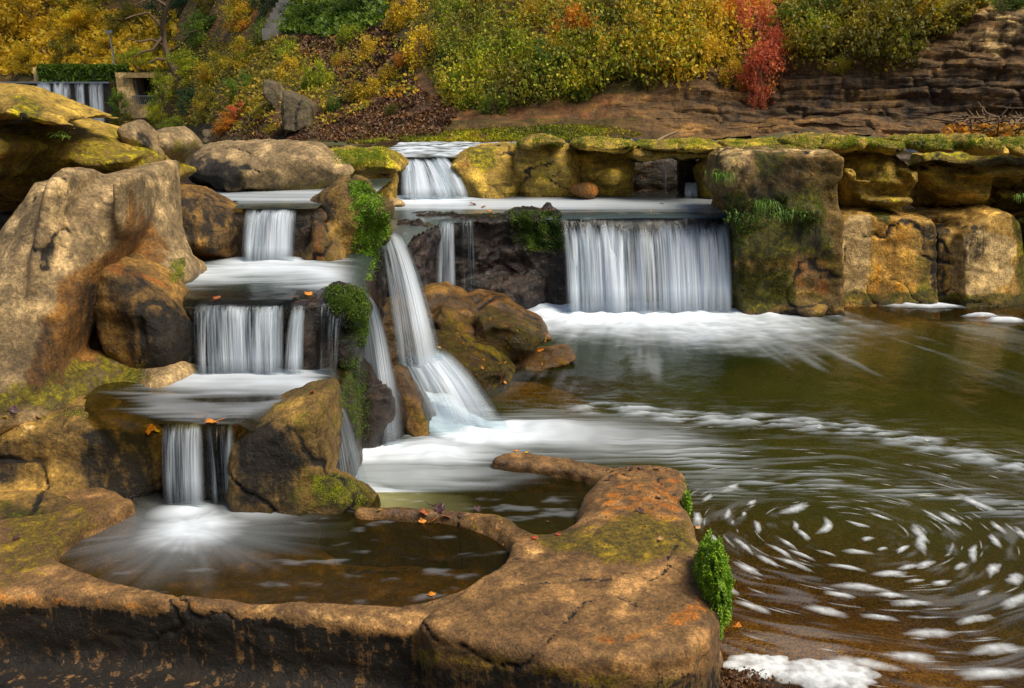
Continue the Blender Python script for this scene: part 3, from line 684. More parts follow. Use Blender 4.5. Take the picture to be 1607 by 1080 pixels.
rock('boulder', 'broad weathered rock at left front beside the nearest small waterfall', 'boulder', [
    sil([(-120, 668), (0, 655), (60, 648), (120, 652), (190, 668), (240, 686), (254, 720), (256, 780), (246, 812), (120, 830), (0, 850), (-120, 870)], 5.9, .42, .22, skew=.0, lean=.3),
    ell((PY(0, 850, 5.4)[0], 5.45, .42), (.8, .3, .12), k=.2)],
    M['block'], h=.022, big=(.05, 1.6), mid=(.022, 5), fine=(.008, 16), ridge=(.03, 2.5), seed=26,
    stain_shade=stains_shade((DARK, [(140, 670), (240, 685), (260, 810), (150, 800), (120, 730)], 18, .66), (DARK, [(60, 770), (200, 780), (120, 830), (60, 820)], 14, .35), (MOSS, [(0, 790), (200, 800), (150, 850), (0, 880)], 15, .6), (PALE, [(0, 665), (60, 652), (160, 665), (120, 700), (30, 700)], 12, .25), (DARK, [(-60, 690), (30, 690), (30, 760), (-60, 760)], 12, .45), moss=.08, wetz=(.38, .06)))
rock('boulder', 'upright mossy block with a low toe right of the nearest small waterfall', 'boulder', [
    sil([(368, 800), (366, 690), (382, 662), (430, 638), (480, 621), (510, 617), (522, 630), (523, 700), (520, 760), (500, 800)], 5.95, .42, .12, lean=.15, nf=2),
    sil([(440, 812), (455, 760), (500, 742), (530, 748), (565, 770), (594, 788), (606, 815), (560, 818)], 5.75, .28, .2, k=.12)],
    M['block'], h=.02, big=(.035, 1.8), mid=(.022, 5), fine=(.008, 18), seed=27,
    stain_shade=stains_shade((DARK, [(366, 680), (430, 660), (470, 720), (460, 800), (366, 800)], 18, .62), (DARK, [(380, 650), (520, 660), (520, 740), (400, 740)], 20, .32), (MOSS, [(490, 745), (560, 760), (590, 790), (500, 790)], 10, .6), moss=.34, wetz=(.38, .08)))

# --- boulders in the middle
for lab, pr, kw in [
    ('dark brown boulder under the thin fall on the black wall', [sil([(640, 475), (668, 454), (700, 452), (745, 472), (770, 500), (755, 530), (700, 520), (640, 520)], 11.0, .6, .12, sm=0, skew=.2)], dict(moss=.25, dark=.1)),
    ('long dark wet rock slanting down to the white water of the widest fall', [sil([(715, 476), (748, 464), (790, 470), (850, 508), (872, 540), (830, 552), (760, 530)], 11.0, .5, .12, sm=0, lean=.4, skew=.2)], dict(dark=.3, rust=.3)),
    ('angular golden brown boulder at the rim of the green pool', [sil([(738, 528), (752, 498), (768, 490), (802, 494), (852, 515), (862, 534), (832, 552), (795, 566), (750, 560)], 10.2, .45, .08, sm=0, nf=4)], dict(moss=.5, pale=.15)),
    ('broad olive brown boulder in the middle between the leaping jet and the green pool', [sil([(650, 525), (690, 524), (745, 540), (795, 568), (814, 592), (800, 612), (760, 622), (710, 615), (660, 600)], 9.5, .6, .12, sm=0, nf=5, lean=.35, skew=.15)], dict(moss=.55)),
    ('purple brown wet rock left of the olive boulder, beside the leaping jet', [sil([(575, 480), (620, 462), (665, 480), (700, 530), (760, 590), (790, 622), (740, 640), (640, 650), (590, 600)], 10.1, .5, .15, sm=0, skew=.1)], dict(dark=.3, rust=.2)),
    ('tilted olive slab between the dark boulder and the golden boulder', [sil([(662, 498), (690, 482), (730, 496), (760, 520), (752, 548), (700, 535)], 10.2, .35, .08, sm=0, nf=3, skew=.2)], dict(moss=.4)),
    ('low flat wet stone reaching into the pool below the golden boulder', [sil([(770, 564), (820, 550), (885, 548), (905, 560), (860, 572), (840, 590), (800, 604)], 10.2, .5, .12, sm=0)], dict(rust=.3, moss=.3)),
    ('narrow brown rock between the two long jets', [sil([(612, 588), (635, 595), (656, 625), (680, 662), (706, 696), (660, 710), (610, 705), (600, 640)], 7.95, .3, .12, lean=.3, sm=0)], dict(moss=.3, dark=.1)),
]:
    rock('boulder', lab, 'boulder', pr, M['brown'], h=.025, big=(.05, 1.5), mid=(.03, 4), fine=(.010, 14), ridge=(.06, 1.6), strata=(.015, 5), warp=(.08, 1.4), seed=len(lab) % 50 + 30, stain_shade=stains_shade(wetz=(.5, .5), **kw))

# --- upper ledge, between the small square fall and the block
rock('rock', 'olive green wedge rock at the right side of the small square waterfall', 'rock', [
    sil([(694, 325), (700, 262), (716, 242), (740, 232), (800, 226), (826, 230), (828, 325)], 15.4, .7, .12, lean=.25)], M['olive'], h=.04, big=(.05, 1.5), mid=(.04, 3.), fine=(.012, 12), strata=(.02, 4), seed=50,
    stain_shade=stains_shade((MOSS, [(735, 235), (775, 232), (775, 265), (740, 262)], 6, .6), (RUST, [(715, 250), (735, 245), (735, 300), (712, 300)], 5, .35), (DARK, [(698, 262), (716, 255), (715, 306), (700, 306)], 5, .6), moss=.25))
rock('rock', 'olive green square faced ledge rock with a pale band behind the wide waterfall', 'rock', [
    sil([(806, 325), (806, 236), (830, 220), (880, 222), (910, 234), (908, 325)], 15.35, .7, .1),
    sil([(808, 226), (828, 213), (850, 210), (885, 218), (888, 226), (850, 226), (820, 238)], 15.0, .6, .12)], M['olive'], h=.04, big=(.05, 1.5), mid=(.04, 3.), fine=(.012, 12), strata=(.03, 3), seed=51,
    stain_shade=stains_shade((PALE, [(810, 266), (900, 264), (900, 274), (810, 275)], 4, .6), moss=.32))
rock('rock', 'olive ledge rock with an orange stone niche left of the thin trickle', 'rock', [
    sil([(888, 325), (888, 232), (930, 224), (1000, 230), (996, 262), (985, 290), (1004, 325)], 15.5, .65, .12),
    sil([(890, 226), (925, 216), (985, 222), (1005, 232), (970, 240), (930, 236)], 15.0, .6, .12),
    ell(tuple(PY(958, 275, 14.9)), (.22, .2, .14))], M['olive'], h=.04, big=(.05, 1.5), mid=(.04, 3.), fine=(.012, 12), strata=(.03, 3), seed=52,
    stain_shade=stains_shade((RUST, [(898, 282), (930, 280), (935, 300), (898, 300)], 4, .6), moss=.35))
rock('rock', 'small rounded orange brown stone at the foot of the upper ledge', 'rock', [ell(tuple(PY(918, 298, 14.75)), (.22, .2, .15))], M['brown'], h=.02, big=(.03, 3), mid=(.02, 6), seed=53, stain_shade=stains_shade(rust=.5))
rock('rock', 'cave roof rock with two thin trickles falling from its lip', 'rock', [
    sil([(975, 240), (1000, 226), (1060, 224), (1120, 228), (1150, 236), (1150, 248), (1110, 246), (1070, 250), (1040, 246), (1010, 252), (985, 258)], 15.1, .7, .14),
    sil([(990, 240), (1130, 240), (1140, 320), (990, 320)], 16.6, .3, .15),
    sil([(1066, 244), (1092, 248), (1098, 270), (1096, 312), (1068, 312), (1062, 280)], 15.4, .25, .1),
    ], M['olive'], h=.04, big=(.06, 1.8), mid=(.04, 3.), fine=(.012, 12), strata=(.02, 4), seed=54,
    stain_shade=stains_shade((DARK, [(985, 252), (1140, 250), (1140, 330), (985, 330)], 5, .8), (WET, [(1062, 250), (1098, 250), (1098, 312), (1062, 312)], 4, .9), moss=.3))
rock('rock', 'rounded olive rock between the cave and the tall mossy block', 'rock', [
    sil([(1088, 262), (1108, 242), (1145, 236), (1150, 262), (1120, 275), (1122, 318), (1098, 316), (1096, 285)], 15.0, .5, .18)], M['olive'], h=.035, big=(.05, 1.8), mid=(.03, 3.), seed=55, stain_shade=stains_shade(moss=.35))
caps = [((890, 222), (930, 215), (992, 219), (1000, 227), (950, 232), (905, 230), 15.0, 'thin mossy capstone above the orange stone niche'),
        ((985, 228), (1030, 220), (1090, 217), (1130, 223), (1125, 230), (1040, 232), 14.9, 'long flat mossy capstone above the cave with the trickles'),
        ((1130, 222), (1170, 219), (1240, 218), (1250, 226), (1180, 230), (1135, 230), 15.4, 'pale flat capstone behind the tall mossy block'),
        ((1228, 222), (1262, 210), (1340, 212), (1372, 222), (1340, 232), (1250, 234), 13.6, 'thick mossy capstone right behind the tall block'),
        ((1340, 222), (1372, 218), (1408, 221), (1412, 232), (1380, 236), (1340, 234), 13.8, 'small flat capstone at the gap in the upper ledge'),
        ((1404, 218), (1440, 213), (1500, 212), (1520, 220), (1480, 232), (1415, 230), 13.8, 'wide flat capstone over the dark recess at right'),
        ((1488, 222), (1512, 210), (1550, 212), (1572, 226), (1560, 238), (1500, 234), 13.4, 'humped mossy capstone on the ledge near the right edge'),
        ((1560, 222), (1600, 216), (2150, 218), (2150, 240), (1600, 242), (1565, 234), 13.5, 'stepped capstone at the far right end of the ledge')]
for i, c in enumerate(caps):
    rock('capstone', c[-1], 'rock', [sil(list(c[:3]) + [c[3]] + [(c[4][0], c[4][1] + 5), (c[5][0], c[5][1] + 5)], c[6], .8, .08)], M['olive'], h=.03, big=(.06, 1.7), mid=(.04, 4.), fine=(.01, 12), strata=(.015, 12), seed=60 + i, stain_shade=stains_shade(moss=.28 + .06 * (i % 3), mossup=.15))
# --- tall block right of the wide fall
rock('rock_block', 'tall moss patched rock block standing right of the widest waterfall', 'rock', [
    sil([(1138, 490), (1136, 400), (1138, 330), (1118, 300), (1122, 246), (1140, 234), (1200, 231), (1286, 232), (1299, 240), (1298, 272), (1284, 290), (1262, 292), (1262, 310), (1300, 330), (1305, 510)], 13.0, .85, .07, sm=0, nf=4),
    sil([(1130, 240), (1288, 238), (1292, 300), (1300, 340), (1305, 510), (1140, 510)], 13.1, .85, .06, sm=0, nf=3),
    sil([(1230, 318), (1270, 312), (1292, 326), (1288, 345), (1250, 350), (1228, 338)], 12.3, .25, .15),
    sil([(1125, 250), (1180, 238), (1190, 300), (1170, 330), (1130, 300)], 12.4, .35, .1),
    sil([(1135, 420), (1306, 420), (1312, 510), (1135, 510)], 12.95, .8, .1)],
    M['block'], h=.035, big=(.06, 1.5), mid=(.04, 3.5), fine=(.010, 12), seed=70, zcut=-.4,
    stain_shade=stains_shade((PALE, [(1130, 240), (1180, 240), (1180, 310), (1165, 325), (1140, 290)], 8, .55), (PALE, [(1130, 232), (1298, 232), (1298, 240), (1130, 240)], 3, .8), (MOSS, [(1185, 240), (1235, 240), (1230, 275), (1190, 275)], 8, .7), (MOSS, [(1140, 310), (1290, 300), (1290, 350), (1300, 400), (1145, 400)], 12, .75),
                 (DARK, [(1175, 275), (1260, 240), (1280, 260), (1240, 320), (1180, 340)], 12, .42), (DARK, [(1240, 345), (1290, 345), (1290, 400), (1240, 390)], 10, .55), (MOSS, [(1150, 430), (1240, 430), (1240, 480), (1150, 480)], 10, .75), (RUST, [(1240, 400), (1300, 390), (1300, 465), (1240, 450)], 10, .5), (PALE, [(1250, 412), (1275, 410), (1278, 440), (1252, 436)], 5, .6),
                 moss=.3, wetz=(.03, .1)))
# --- right wall upper tier
rock('rock', 'mustard green ledge rock with jutting shelves right of the tall block', 'rock', [
    sil([(1262, 340), (1270, 300), (1300, 280), (1296, 226), (1400, 226), (1418, 250), (1422, 280), (1412, 300), (1420, 340)], 14.2, .7, .25),
    sil([(1310, 282), (1330, 276), (1405, 280), (1442, 270), (1448, 286), (1425, 296), (1380, 290), (1330, 290)], 13.5, .45, .12),
    sil([(1410, 262), (1430, 262), (1446, 275), (1440, 290), (1418, 286)], 13.4, .3, .12),
    sil([(1345, 308), (1420, 306), (1432, 318), (1400, 328), (1360, 324)], 13.3, .4, .12),
    sil([(1318, 268), (1335, 262), (1348, 270), (1345, 280), (1325, 282)], 13.4, .2, .1)],
    M['olive'], h=.04, big=(.07, 1.4), mid=(.04, 3), fine=(.010, 12), ridge=(.06, 1.6), strata=(.03, 4), seed=71,
    stain_shade=stains_shade((DARK, [(1400, 235), (1425, 240), (1425, 262), (1405, 262)], 5, .5), (PALE, [(1340, 285), (1440, 285), (1440, 330), (1340, 330)], 10, .25), (RUST, [(1280, 315), (1350, 318), (1350, 335), (1280, 335)], 6, .4), (DARK, [(1300, 318), (1400, 322), (1400, 334), (1300, 334)], 6, .3), moss=.35))
rock('rock', 'mustard green ledge rock with long sloping shelf at the right edge', 'rock', [
    sil([(1430, 340), (1424, 290), (1440, 262), (1440, 232), (2150, 232), (2150, 345)], 14.7, .6, .25),
    sil([(1425, 262), (1445, 252), (1490, 252), (1560, 262), (1545, 300), (1530, 330), (1470, 324), (1448, 295)], 14.0, .5, .3),
    sil([(1490, 268), (1560, 262), (1590, 256), (2150, 262), (2150, 285), (1600, 280), (1545, 278), (1500, 280)], 13.6, .5, .12),
    sil([(1560, 285), (2150, 280), (2150, 340), (1570, 335)], 13.9, .5, .25)],
    M['olive'], h=.04, big=(.08, 1.4), mid=(.04, 3), fine=(.010, 12), ridge=(.07, 1.6), strata=(.03, 4), seed=72,
    stain_shade=stains_shade((DARK, [(1430, 318), (1560, 328), (1560, 345), (1430, 340)], 6, .6), (MOSS, [(1450, 232), (2150, 232), (2150, 262), (1450, 250)], 8, .35), moss=.33))
# --- right wall lower tier
rock('rock_wall', 'tan and ochre streaked rock wall rising from the pool at right', 'rock', [
    sil([(1290, 510), (1290, 342), (1312, 334), (1345, 330), (1410, 331), (1446, 336), (1450, 352), (1450, 510)], 13.5, .62, .05, sm=0, nf=0, lean=.06),
    sil([(1440, 510), (1440, 350), (1494, 350), (1494, 510)], 13.72, .6, .05, sm=0, nf=0),
    sil([(1480, 510), (1482, 362), (1500, 345), (1530, 330), (1556, 325), (1580, 333), (1596, 352), (1597, 510)], 13.45, .62, .06, sm=0, nf=1, lean=.08),
    sil([(1300, 336), (1420, 336), (1450, 328), (1500, 326), (1540, 330), (1545, 350), (1480, 358), (1300, 352)], 14.0, .6, .12),
    sil([(1585, 510), (1588, 345), (1640, 330), (2150, 330), (2150, 510)], 13.75, .6, .08, sm=0, nf=0)],
    M['wall'], h=.03, big=(.03, 1.6), mid=(.018, 4), fine=(.008, 14), ridge=(.015, 2), warp=(.03, 1.5), rid=(.015, 4), seed=73, zcut=-.4,
    stain_shade=stains_shade((PALE, [(1314, 350), (1330, 338), (1362, 336), (1364, 400), (1358, 462), (1322, 464), (1316, 420)], 3, 1.1), (PALE, [(1494, 440), (1492, 380), (1520, 360), (1590, 370), (1592, 440), (1550, 462), (1500, 465)], 6, .75),
                 (DARK, [(1500, 350), (1552, 345), (1548, 400), (1520, 420), (1504, 400)], 8, .5), (DARK, [(1440, 350), (1488, 350), (1488, 465), (1462, 465), (1450, 400)], 7, .62), (DARK, [(1297, 345), (1306, 345), (1312, 470), (1297, 470)], 3, .6), (DARK, [(1312, 345), (1330, 345), (1326, 390), (1314, 380)], 4, .45),
                 (RUST, [(1364, 340), (1440, 340), (1440, 468), (1364, 468)], 6, .45), (MOSS, [(1370, 330), (1400, 330), (1396, 350), (1372, 348)], 4, .8), (MOSS, [(1590, 330), (2150, 330), (2150, 480), (1596, 480)], 8, .6), (MOSS, [(1300, 455), (1600, 462), (1600, 490), (1300, 480)], 4, .5), (MOSS, [(1436, 400), (1460, 400), (1462, 465), (1436, 465)], 5, .4), moss=.1, wetz=(.03, .08)))
print('rocks', time.time() - T0)

# ------------------------------------------------------------------ river bed and far ground
def sheet(xs, ys, zf): 
    X, Y = np.meshgrid(xs, ys, indexing='ij'); Z = zf(X, Y)
    return np.stack([X.ravel(), Y.ravel(), Z.ravel()], 1), grid_faces(len(xs), len(ys))
m = NT('gravel_bed')
pos = m.n('ShaderNodeNewGeometry').outputs['Position']
vo = m.n('ShaderNodeTexVoronoi', Scale=22.); m.l(pos, vo.inputs['Vector'])
vo2 = m.n('ShaderNodeTexVoronoi', Scale=55.); m.l(pos, vo2.inputs['Vector'])
cc = m.mix(.5, m.ramp(vo.outputs['Color'], [(.1, (.10, .06, .02)), (.5, (.34, .22, .08)), (.9, (.55, .42, .22))]), m.ramp(vo2.outputs['Color'], [(.1, (.08, .05, .02)), (.6, (.36, .22, .07)), (.95, (.6, .48, .28))]))
cc = m.mix(1., cc, m.ramp(m.noise(pos, 1.3, 4), [(.3, .45), (.65, 1.15)]), 'MULTIPLY')
b = m.n('ShaderNodeBsdfPrincipled', Roughness=.7); m.l(cc, b.inputs[0])
bp = m.n('ShaderNodeBump', Strength=.8, Distance=.03); m.l(m.math('ADD', vo.outputs[0], vo2.outputs[0]), bp.inputs['Height']); bp.invert = True; m.l(bp.outputs[0], b.inputs['Normal'])
M['gravel'] = m.out(b.outputs[0])
def bedz(X, Y):
    g = P(1200, 1060, 0); d = np.hypot((X - g[0]) * .8, (Y - g[1]) * 1.1)
    z = -.10 - .75 * sstep(.2, 2.6, d)
    w = P(1480, 492, 0); d2 = np.hypot((X - w[0]) * .35, (Y - w[1]))
    z = np.maximum(z, -.15 - .7 * sstep(.1, 1.2, d2))
    w = P(800, 600, 0); d2 = np.hypot((X - w[0]) * .8, (Y - w[1]))
    z = np.maximum(z, -.12 - .7 * sstep(.3, 1.6, d2))
    return z + .05 * fbm(X, Y, X * 0, 1.4, 3, 3)
V, F = sheet(np.linspace(-7, 14, 300), np.linspace(-2, 14, 240), bedz)
tag(mk('river_bed', V, F, M['gravel']), kind='structure')
M['earth'] = rock_mat('bank_earth', (.17, .11, .05), (.09, .06, .03), moss=(.16, .17, .012), moss2=(.07, .10, .008), rust=(.22, .07, .02), bump=.8, sc=.8)
def gz(X, Y):
    return np.where(Y < 16.2, -1.2, 1.80 + .06 * fbm(X, Y, X * 0, .8, 3, 2) - 5 * sstep(19.5, 32, Y))
ys = np.concatenate([np.linspace(-40, 16, 8), np.linspace(16.6, 24, 50), np.geomspace(25, 600, 14)])
xs = np.concatenate([-np.geomspace(400, 13, 10), np.linspace(-12, 16, 110), np.geomspace(17, 400, 10)])
V, F = sheet(xs, ys, gz)
S = np.zeros((len(V), 4)); S[:, 0] = .55 * (V[:, 1] > 17)
tag(mk('ground', V, F, M['earth'], attrs=dict(stain_shade=S, wet=np.zeros(len(V)))), kind='structure')

# ------------------------------------------------------------------ hillside
HC = {-420: [(225, 80), (190, 84), (120, 88), (60, 92), (0, 97), (-80, 104), (-900, 111)],
      -60: [(225, 72), (182, 74), (120, 79), (60, 84), (0, 88), (-60, 94), (-900, 103)],
      170: [(225, 68), (178, 70), (108, 72), (60, 77), (0, 82), (-60, 88), (-900, 96)],
      260: [(225, 56), (172, 60), (108, 66), (60, 70), (0, 75), (-60, 81), (-900, 90)],
      340: [(225, 34), (185, 38), (120, 46), (60, 54), (0, 62), (-60, 68), (-900, 79)],
      430: [(225, 26), (185, 29), (130, 34), (60, 42), (0, 50), (-60, 56), (-900, 68)],
      540: [(226, 21.5), (196, 24), (140, 28), (60, 35), (0, 42), (-60, 48), (-900, 60)],
      660: [(226, 19.6), (204, 21), (150, 23), (60, 27.5), (0, 32), (-60, 37), (-900, 51)],
      800: [(226, 19.2), (206, 20.2), (185, 21), (60, 23.5), (0, 26.5), (-60, 31), (-900, 44)],
      960: [(226, 19.2), (208, 20), (190, 20.6), (60, 22.0), (0, 24), (-60, 28), (-900, 41)],
      1200: [(224, 18.9), (212, 19.6), (190, 20.1), (80, 21.2), (0, 23), (-60, 27), (-900, 39)],
      1450: [(224, 17.8), (212, 18.4), (180, 19.0), (60, 19.8), (0, 20.6), (-60, 25), (-900, 37)],
      1640: [(224, 16.9), (212, 17.4), (180, 18.0), (30, 18.7), (-20, 19.3), (-60, 24), (-900, 36)],
      2100: [(224, 15.0), (212, 15.5), (180, 16.0), (20, 16.7), (-40, 17.5), (-80, 22), (-900, 34)]}
hk = sorted(HC)
tt_ = np.linspace(0, 6, 7)
def hill_st(px, s):
    """point of the slope for photo column px and row parameter s in 0..6"""
    A = []
    for k in hk:
        r = np.array(HC[k], float); A.append((np.interp(s, tt_, r[:, 0]), np.interp(s, tt_, r[:, 1])))
    A = np.array(A)
    py = np.interp(px, hk, A[:, 0]); Y = np.interp(px, hk, A[:, 1])
    return PY(px, py, Y)
HP = {}
def hillY(px, py):
    best = None
    ys_ = np.array([np.interp(px, hk, [HC[k][i][0] for k in hk]) for i in range(7)]); Ys = np.array([np.interp(px, hk, [HC[k][i][1] for k in hk]) for i in range(7)])
    return float(np.interp(-py, -ys_, Ys))
nu, nv = 760, 360
PX = np.linspace(-420, 2100, nu); SS = np.concatenate([np.linspace(0, 5, 310), np.linspace(5.02, 6, 50)])
ROWpy = np.array([np.interp(SS, tt_, [q[0] for q in HC[k]]) for k in hk]); ROWY = np.array([np.interp(SS, tt_, [q[1] for q in HC[k]]) for k in hk])
def pchipcol(A):
    out = np.zeros((nu, nv))
    f = np.interp(PX, hk, np.arange(len(hk)))
    i = np.clip(f.astype(int), 0, len(hk) - 2); t = f - i
    for a in range(nv):
        out[:, a] = A[i, a] * (1 - t) + A[i + 1, a] * t
    return out
GPY = pchipcol(ROWpy); GY = pchipcol(ROWY)
# smooth the control lattice
for _ in range(6):
    for G in (GPY, GY):
        G[1:-1] = .5 * G[1:-1] + .25 * (G[:-2] + G[2:])
U = (PX[:, None] - 803.5) / FOC + 0 * GPY; Vv = (540 - GPY) / FOC
dy = cT + Vv * sT; T = GY / dy
X = U * T; Y = GY.copy(); Z = H + (-sT + Vv * cT) * T
V = np.stack([X.ravel(), Y.ravel(), Z.ravel()], 1)
Fq = grid_faces(nu, nv)
N = vnormals(V, Fq)
if N[:, 1].mean() > 0: Fq = Fq[:, ::-1]; N = -N
x, y, z = V.T
cl = sstep(900, 1150, PX)[:, None] * np.ones((1, nv)); cl = cl.ravel()          # the bare cliff begins right of here
w_ = fbm(x, y, z, .35, 2, 5)
st = perlin(x * .25, y * .25, z * 3.6 + w_ * 1.6, 2) + .7 * perlin(x * .7, y * .7, z * 8 + w_ * 3, 3) + .35 * perlin(x * 2.4, y * 2.4, z * 15 + w_ * 5, 8)
blk = fbm(x, y, z * 1.5, 1.6, 3, 21, True)
zz = z * 5.5 + w_ * 1.2 + .35 * fbm(x, y, z, 1.5, 2, 44); kz = np.floor(zz); fz_ = zz - kz
xx = x * (1.1 + .5 * np.sin(kz * 12.9)) + kz * 7.31 + .3 * fbm(x, y, z, 2., 2, 45); kx = np.floor(xx); fx_ = xx - kx
rb = np.modf(np.abs(np.sin(kz * 12.9898 + kx * 78.233) * 43758.5))[0]; rl = np.modf(np.abs(np.sin(kz * 39.3) * 24634.6))[0]
edge = np.minimum(sstep(0, .16, fz_), sstep(1., .92, fz_)) * np.minimum(sstep(0, .06, fx_), sstep(1, .94, fx_))
D = cl * (.07 * st + .08 * blk + .30 * fbm(x, y, z, .5, 2, 9) + (.08 * rb + .09 * rl) * edge) + (1 - cl) * (.45 * fbm(x, y, z, .22, 3, 9) + .10 * fbm(x, y, z, 1.6, 3, 12))
V2 = V + N * D[:, None]
S = np.zeros((len(V), 4))
hpx = np.repeat(PX, nv); hpy = GPY.ravel()
S[:, 0] = .55 * (1 - cl) * sstep(-.2, .3, fbm(x, y, z, .25, 2, 31)) * (hpy < 150) + .25 * (1 - cl) + .28 * (hpy > 190) * (1 - cl) + .12 * cl
S[:, 0] += .5 * sstep(210, 200, hpy * 0 + np.abs(hpy - 205) * 0 + 205 - 0 * hpy) * 0
S[:, 2] = .45 * (1 - cl) * (hpy > 130)
S[:, 3] = .5 * sstep(1420, 1580, hpx) * sstep(150, 60, hpy)
S[:, 1] = .42 * cl * sstep(60, 130, hpy) * sstep(215, 190, hpy) + .02 * cl
hx = [i for i in range(nu)]
M['cliff'] = rock_mat('layered_cliff', (.27, .175, .07), (.13, .085, .035), moss=(.15, .13, .012), moss2=(.09, .08, .01), dark=(.03, .022, .014), rust=(.20, .085, .03), pale=(.42, .33, .19), sc=.55, strata=.55, bump=1.0)
hill = tag(mk('hillside', V2, Fq, M['cliff'], attrs=dict(stain_shade=S, wet=np.zeros(len(V)))), kind='structure')
from mathutils.bvhtree import BVHTree
bvh = BVHTree.FromPolygons([tuple(v) for v in V2[::1]], [tuple(f) for f in Fq.tolist()])
from mathutils import Vector
def hit(px, py):
    d = ray(px, py); r = bvh.ray_cast(Vector((0, 0, H)), Vector(d).normalized(), 400)
    if r[0] is None: return PY(px, py, hillY(px, py)), np.array([0, -1, 0.])
    n = np.array(r[1]);
    if n[1] > 0: n = -n
    return np.array(r[0]), n

an = np.linspace(math.radians(-165), math.radians(28), 120); rr_ = np.linspace(0, 1, 40)
A_, R_ = np.meshgrid(an, rr_, indexing='ij')
base = np.where(np.cos(A_) > 0, 17., 12.) + 2 * fbm(A_ * 2, A_ * 0, A_ * 0, 1, 2, 60)
rad = base + R_ * 16; zz_ = -1.5 + 19 * R_ ** .8 + .8 * fbm(A_ * 9, R_ * 8, R_ * 0, 1, 4, 61)
V = np.stack([(rad * np.cos(A_)).ravel() + 2, (rad * np.sin(A_)).ravel() + 3.5, zz_.ravel()], 1)
tag(mk('hillside', V, grid_faces(120, 40), M['earth'], attrs=dict(stain_shade=np.tile([.5, .1, .2, 0], (len(V), 1)), wet=np.zeros(len(V)))), kind='structure')  # unseen bank added behind the camera to block low sky light

# ------------------------------------------------------------------ foliage
def leaf_cloud(C, s, rn, stretch=1.5, up=0.3):
    """quads: one folded leaf at each centre"""
    n = len(C); d = rng.normal(size=(n, 3)); d[:, 2] -= up; d /= np.linalg.norm(d, axis=1)[:, None]
    e = rng.normal(size=(n, 3)); a = np.cross(d, e); a /= np.linalg.norm(a, axis=1)[:, None]
    nn = np.cross(d, a); s = (s * rng.uniform(.55, 1.35, n))[:, None]
    p0 = C - d * s * .5; p2 = C + d * s * .5 * stretch
    p1 = C + a * s * .42 + nn * s * .10; p3 = C - a * s * .42 + nn * s * .10
    V = np.stack([p0, p1, p2, p3], 1).reshape(-1, 3)
    F = np.arange(4 * n).reshape(n, 4)
    return V, F, np.repeat(rn, 4)
def crown(seed, n=5200, leaf=.075, clumps=46, flat=1.0, hang=0.):
    r = np.random.default_rng(seed)
    c = r.normal(size=(clumps, 3)); c /= np.linalg.norm(c, axis=1)[:, None]
    c *= (r.uniform(.25, .95, clumps) ** .6)[:, None]
    c[:, 2] *= .85; sz = r.uniform(.10, .30, clumps)
    k = r.choice(clumps, n, p=sz ** 1.5 / (sz ** 1.5).sum())
    q = r.normal(size=(n, 3)); q /= np.linalg.norm(q, axis=1)[:, None]; q *= (r.uniform(0, 1, n) ** .45)[:, None]
    q[:, 2] *= .65 + hang
    C = c[k] + q * sz[k][:, None] * 1.25
    if hang: C[:, 2] -= hang * np.abs(r.normal(size=n)) * .5 * (r.uniform(size=n) < .35)
    tone = r.uniform(0, 1, clumps)
    rn = np.clip(.55 * tone[k] + .45 * r.uniform(0, 1, n), 0, 1)
    st = r.uniform(size=n) < .22
    C[st] *= r.uniform(1.05, 1.4, (st.sum(), 1))
    return C, rn, c
def twigs(c, seed, base=(0, 0, -1.), r0=.035, hangers=0):
    r = np.random.default_rng(seed); parts = []
    b = np.array(base)
    limbs = []
    for i in range(5):
        t = np.array([r.uniform(-.5, .5), r.uniform(-.4, .4), r.uniform(-.2, .5)])
        mid = b * .55 + t * .45 + r.normal(size=3) * .06
        limbs.append((b, mid, t)); parts.append(tube([b, b * .75 + mid * .25 + r.normal(size=3) * .03, mid, t], [r0, r0 * .8, r0 * .6, r0 * .35], 5))
    for q in c[:30]:
        l = limbs[r.integers(5)]; s = l[1] if r.uniform() < .5 else l[2]
        m_ = (s + q) / 2 + r.normal(size=3) * .08
        parts.append(tube([s, m_, q], [r0 * .3, r0 * .2, r0 * .08], 4))
    for i in range(hangers):
        x = r.uniform(-.9, .9); y = r.uniform(-.7, -.2); z = r.uniform(-.3, .6); L = r.uniform(.5, 1.2)
        pts = [(x + .05 * math.sin(j * 1.7 + i), y + r.normal() * .02, z - L * j / 5) for j in range(6)]
        parts.append(tube(pts, [r0 * .28] * 5 + [r0 * .1], 4))
    return join(parts)
TEMPL = []
for i in range(8):
    C, rn, c = crown(100 + i, n=[5200, 4600, 6000, 5200][i % 4] if i < 4 else [3600, 3000, 4000, 3400][i % 4], clumps=46 if i < 4 else 60, hang=.0 if i < 4 else .5)
    Vv_, Ff, rr = leaf_cloud(C, .062 if i < 4 else .088, rn)
    fo = mk('foliage', Vv_, Ff, None, attrs=dict(rnd=rr), smooth=False, origin=False)
    Vb, Fb = twigs(c, 200 + i, base=(0, 0, -1.0) if i < 4 else (0, .6, .6), hangers=0 if i < 4 else 26)
    br = mk('branches', Vb, Fb, None, origin=False)
    fo.data.materials.append(None); br.data.materials.append(None)
    TEMPL.append((fo.data, br.data))
    bpy.data.objects.remove(fo); bpy.data.objects.remove(br)
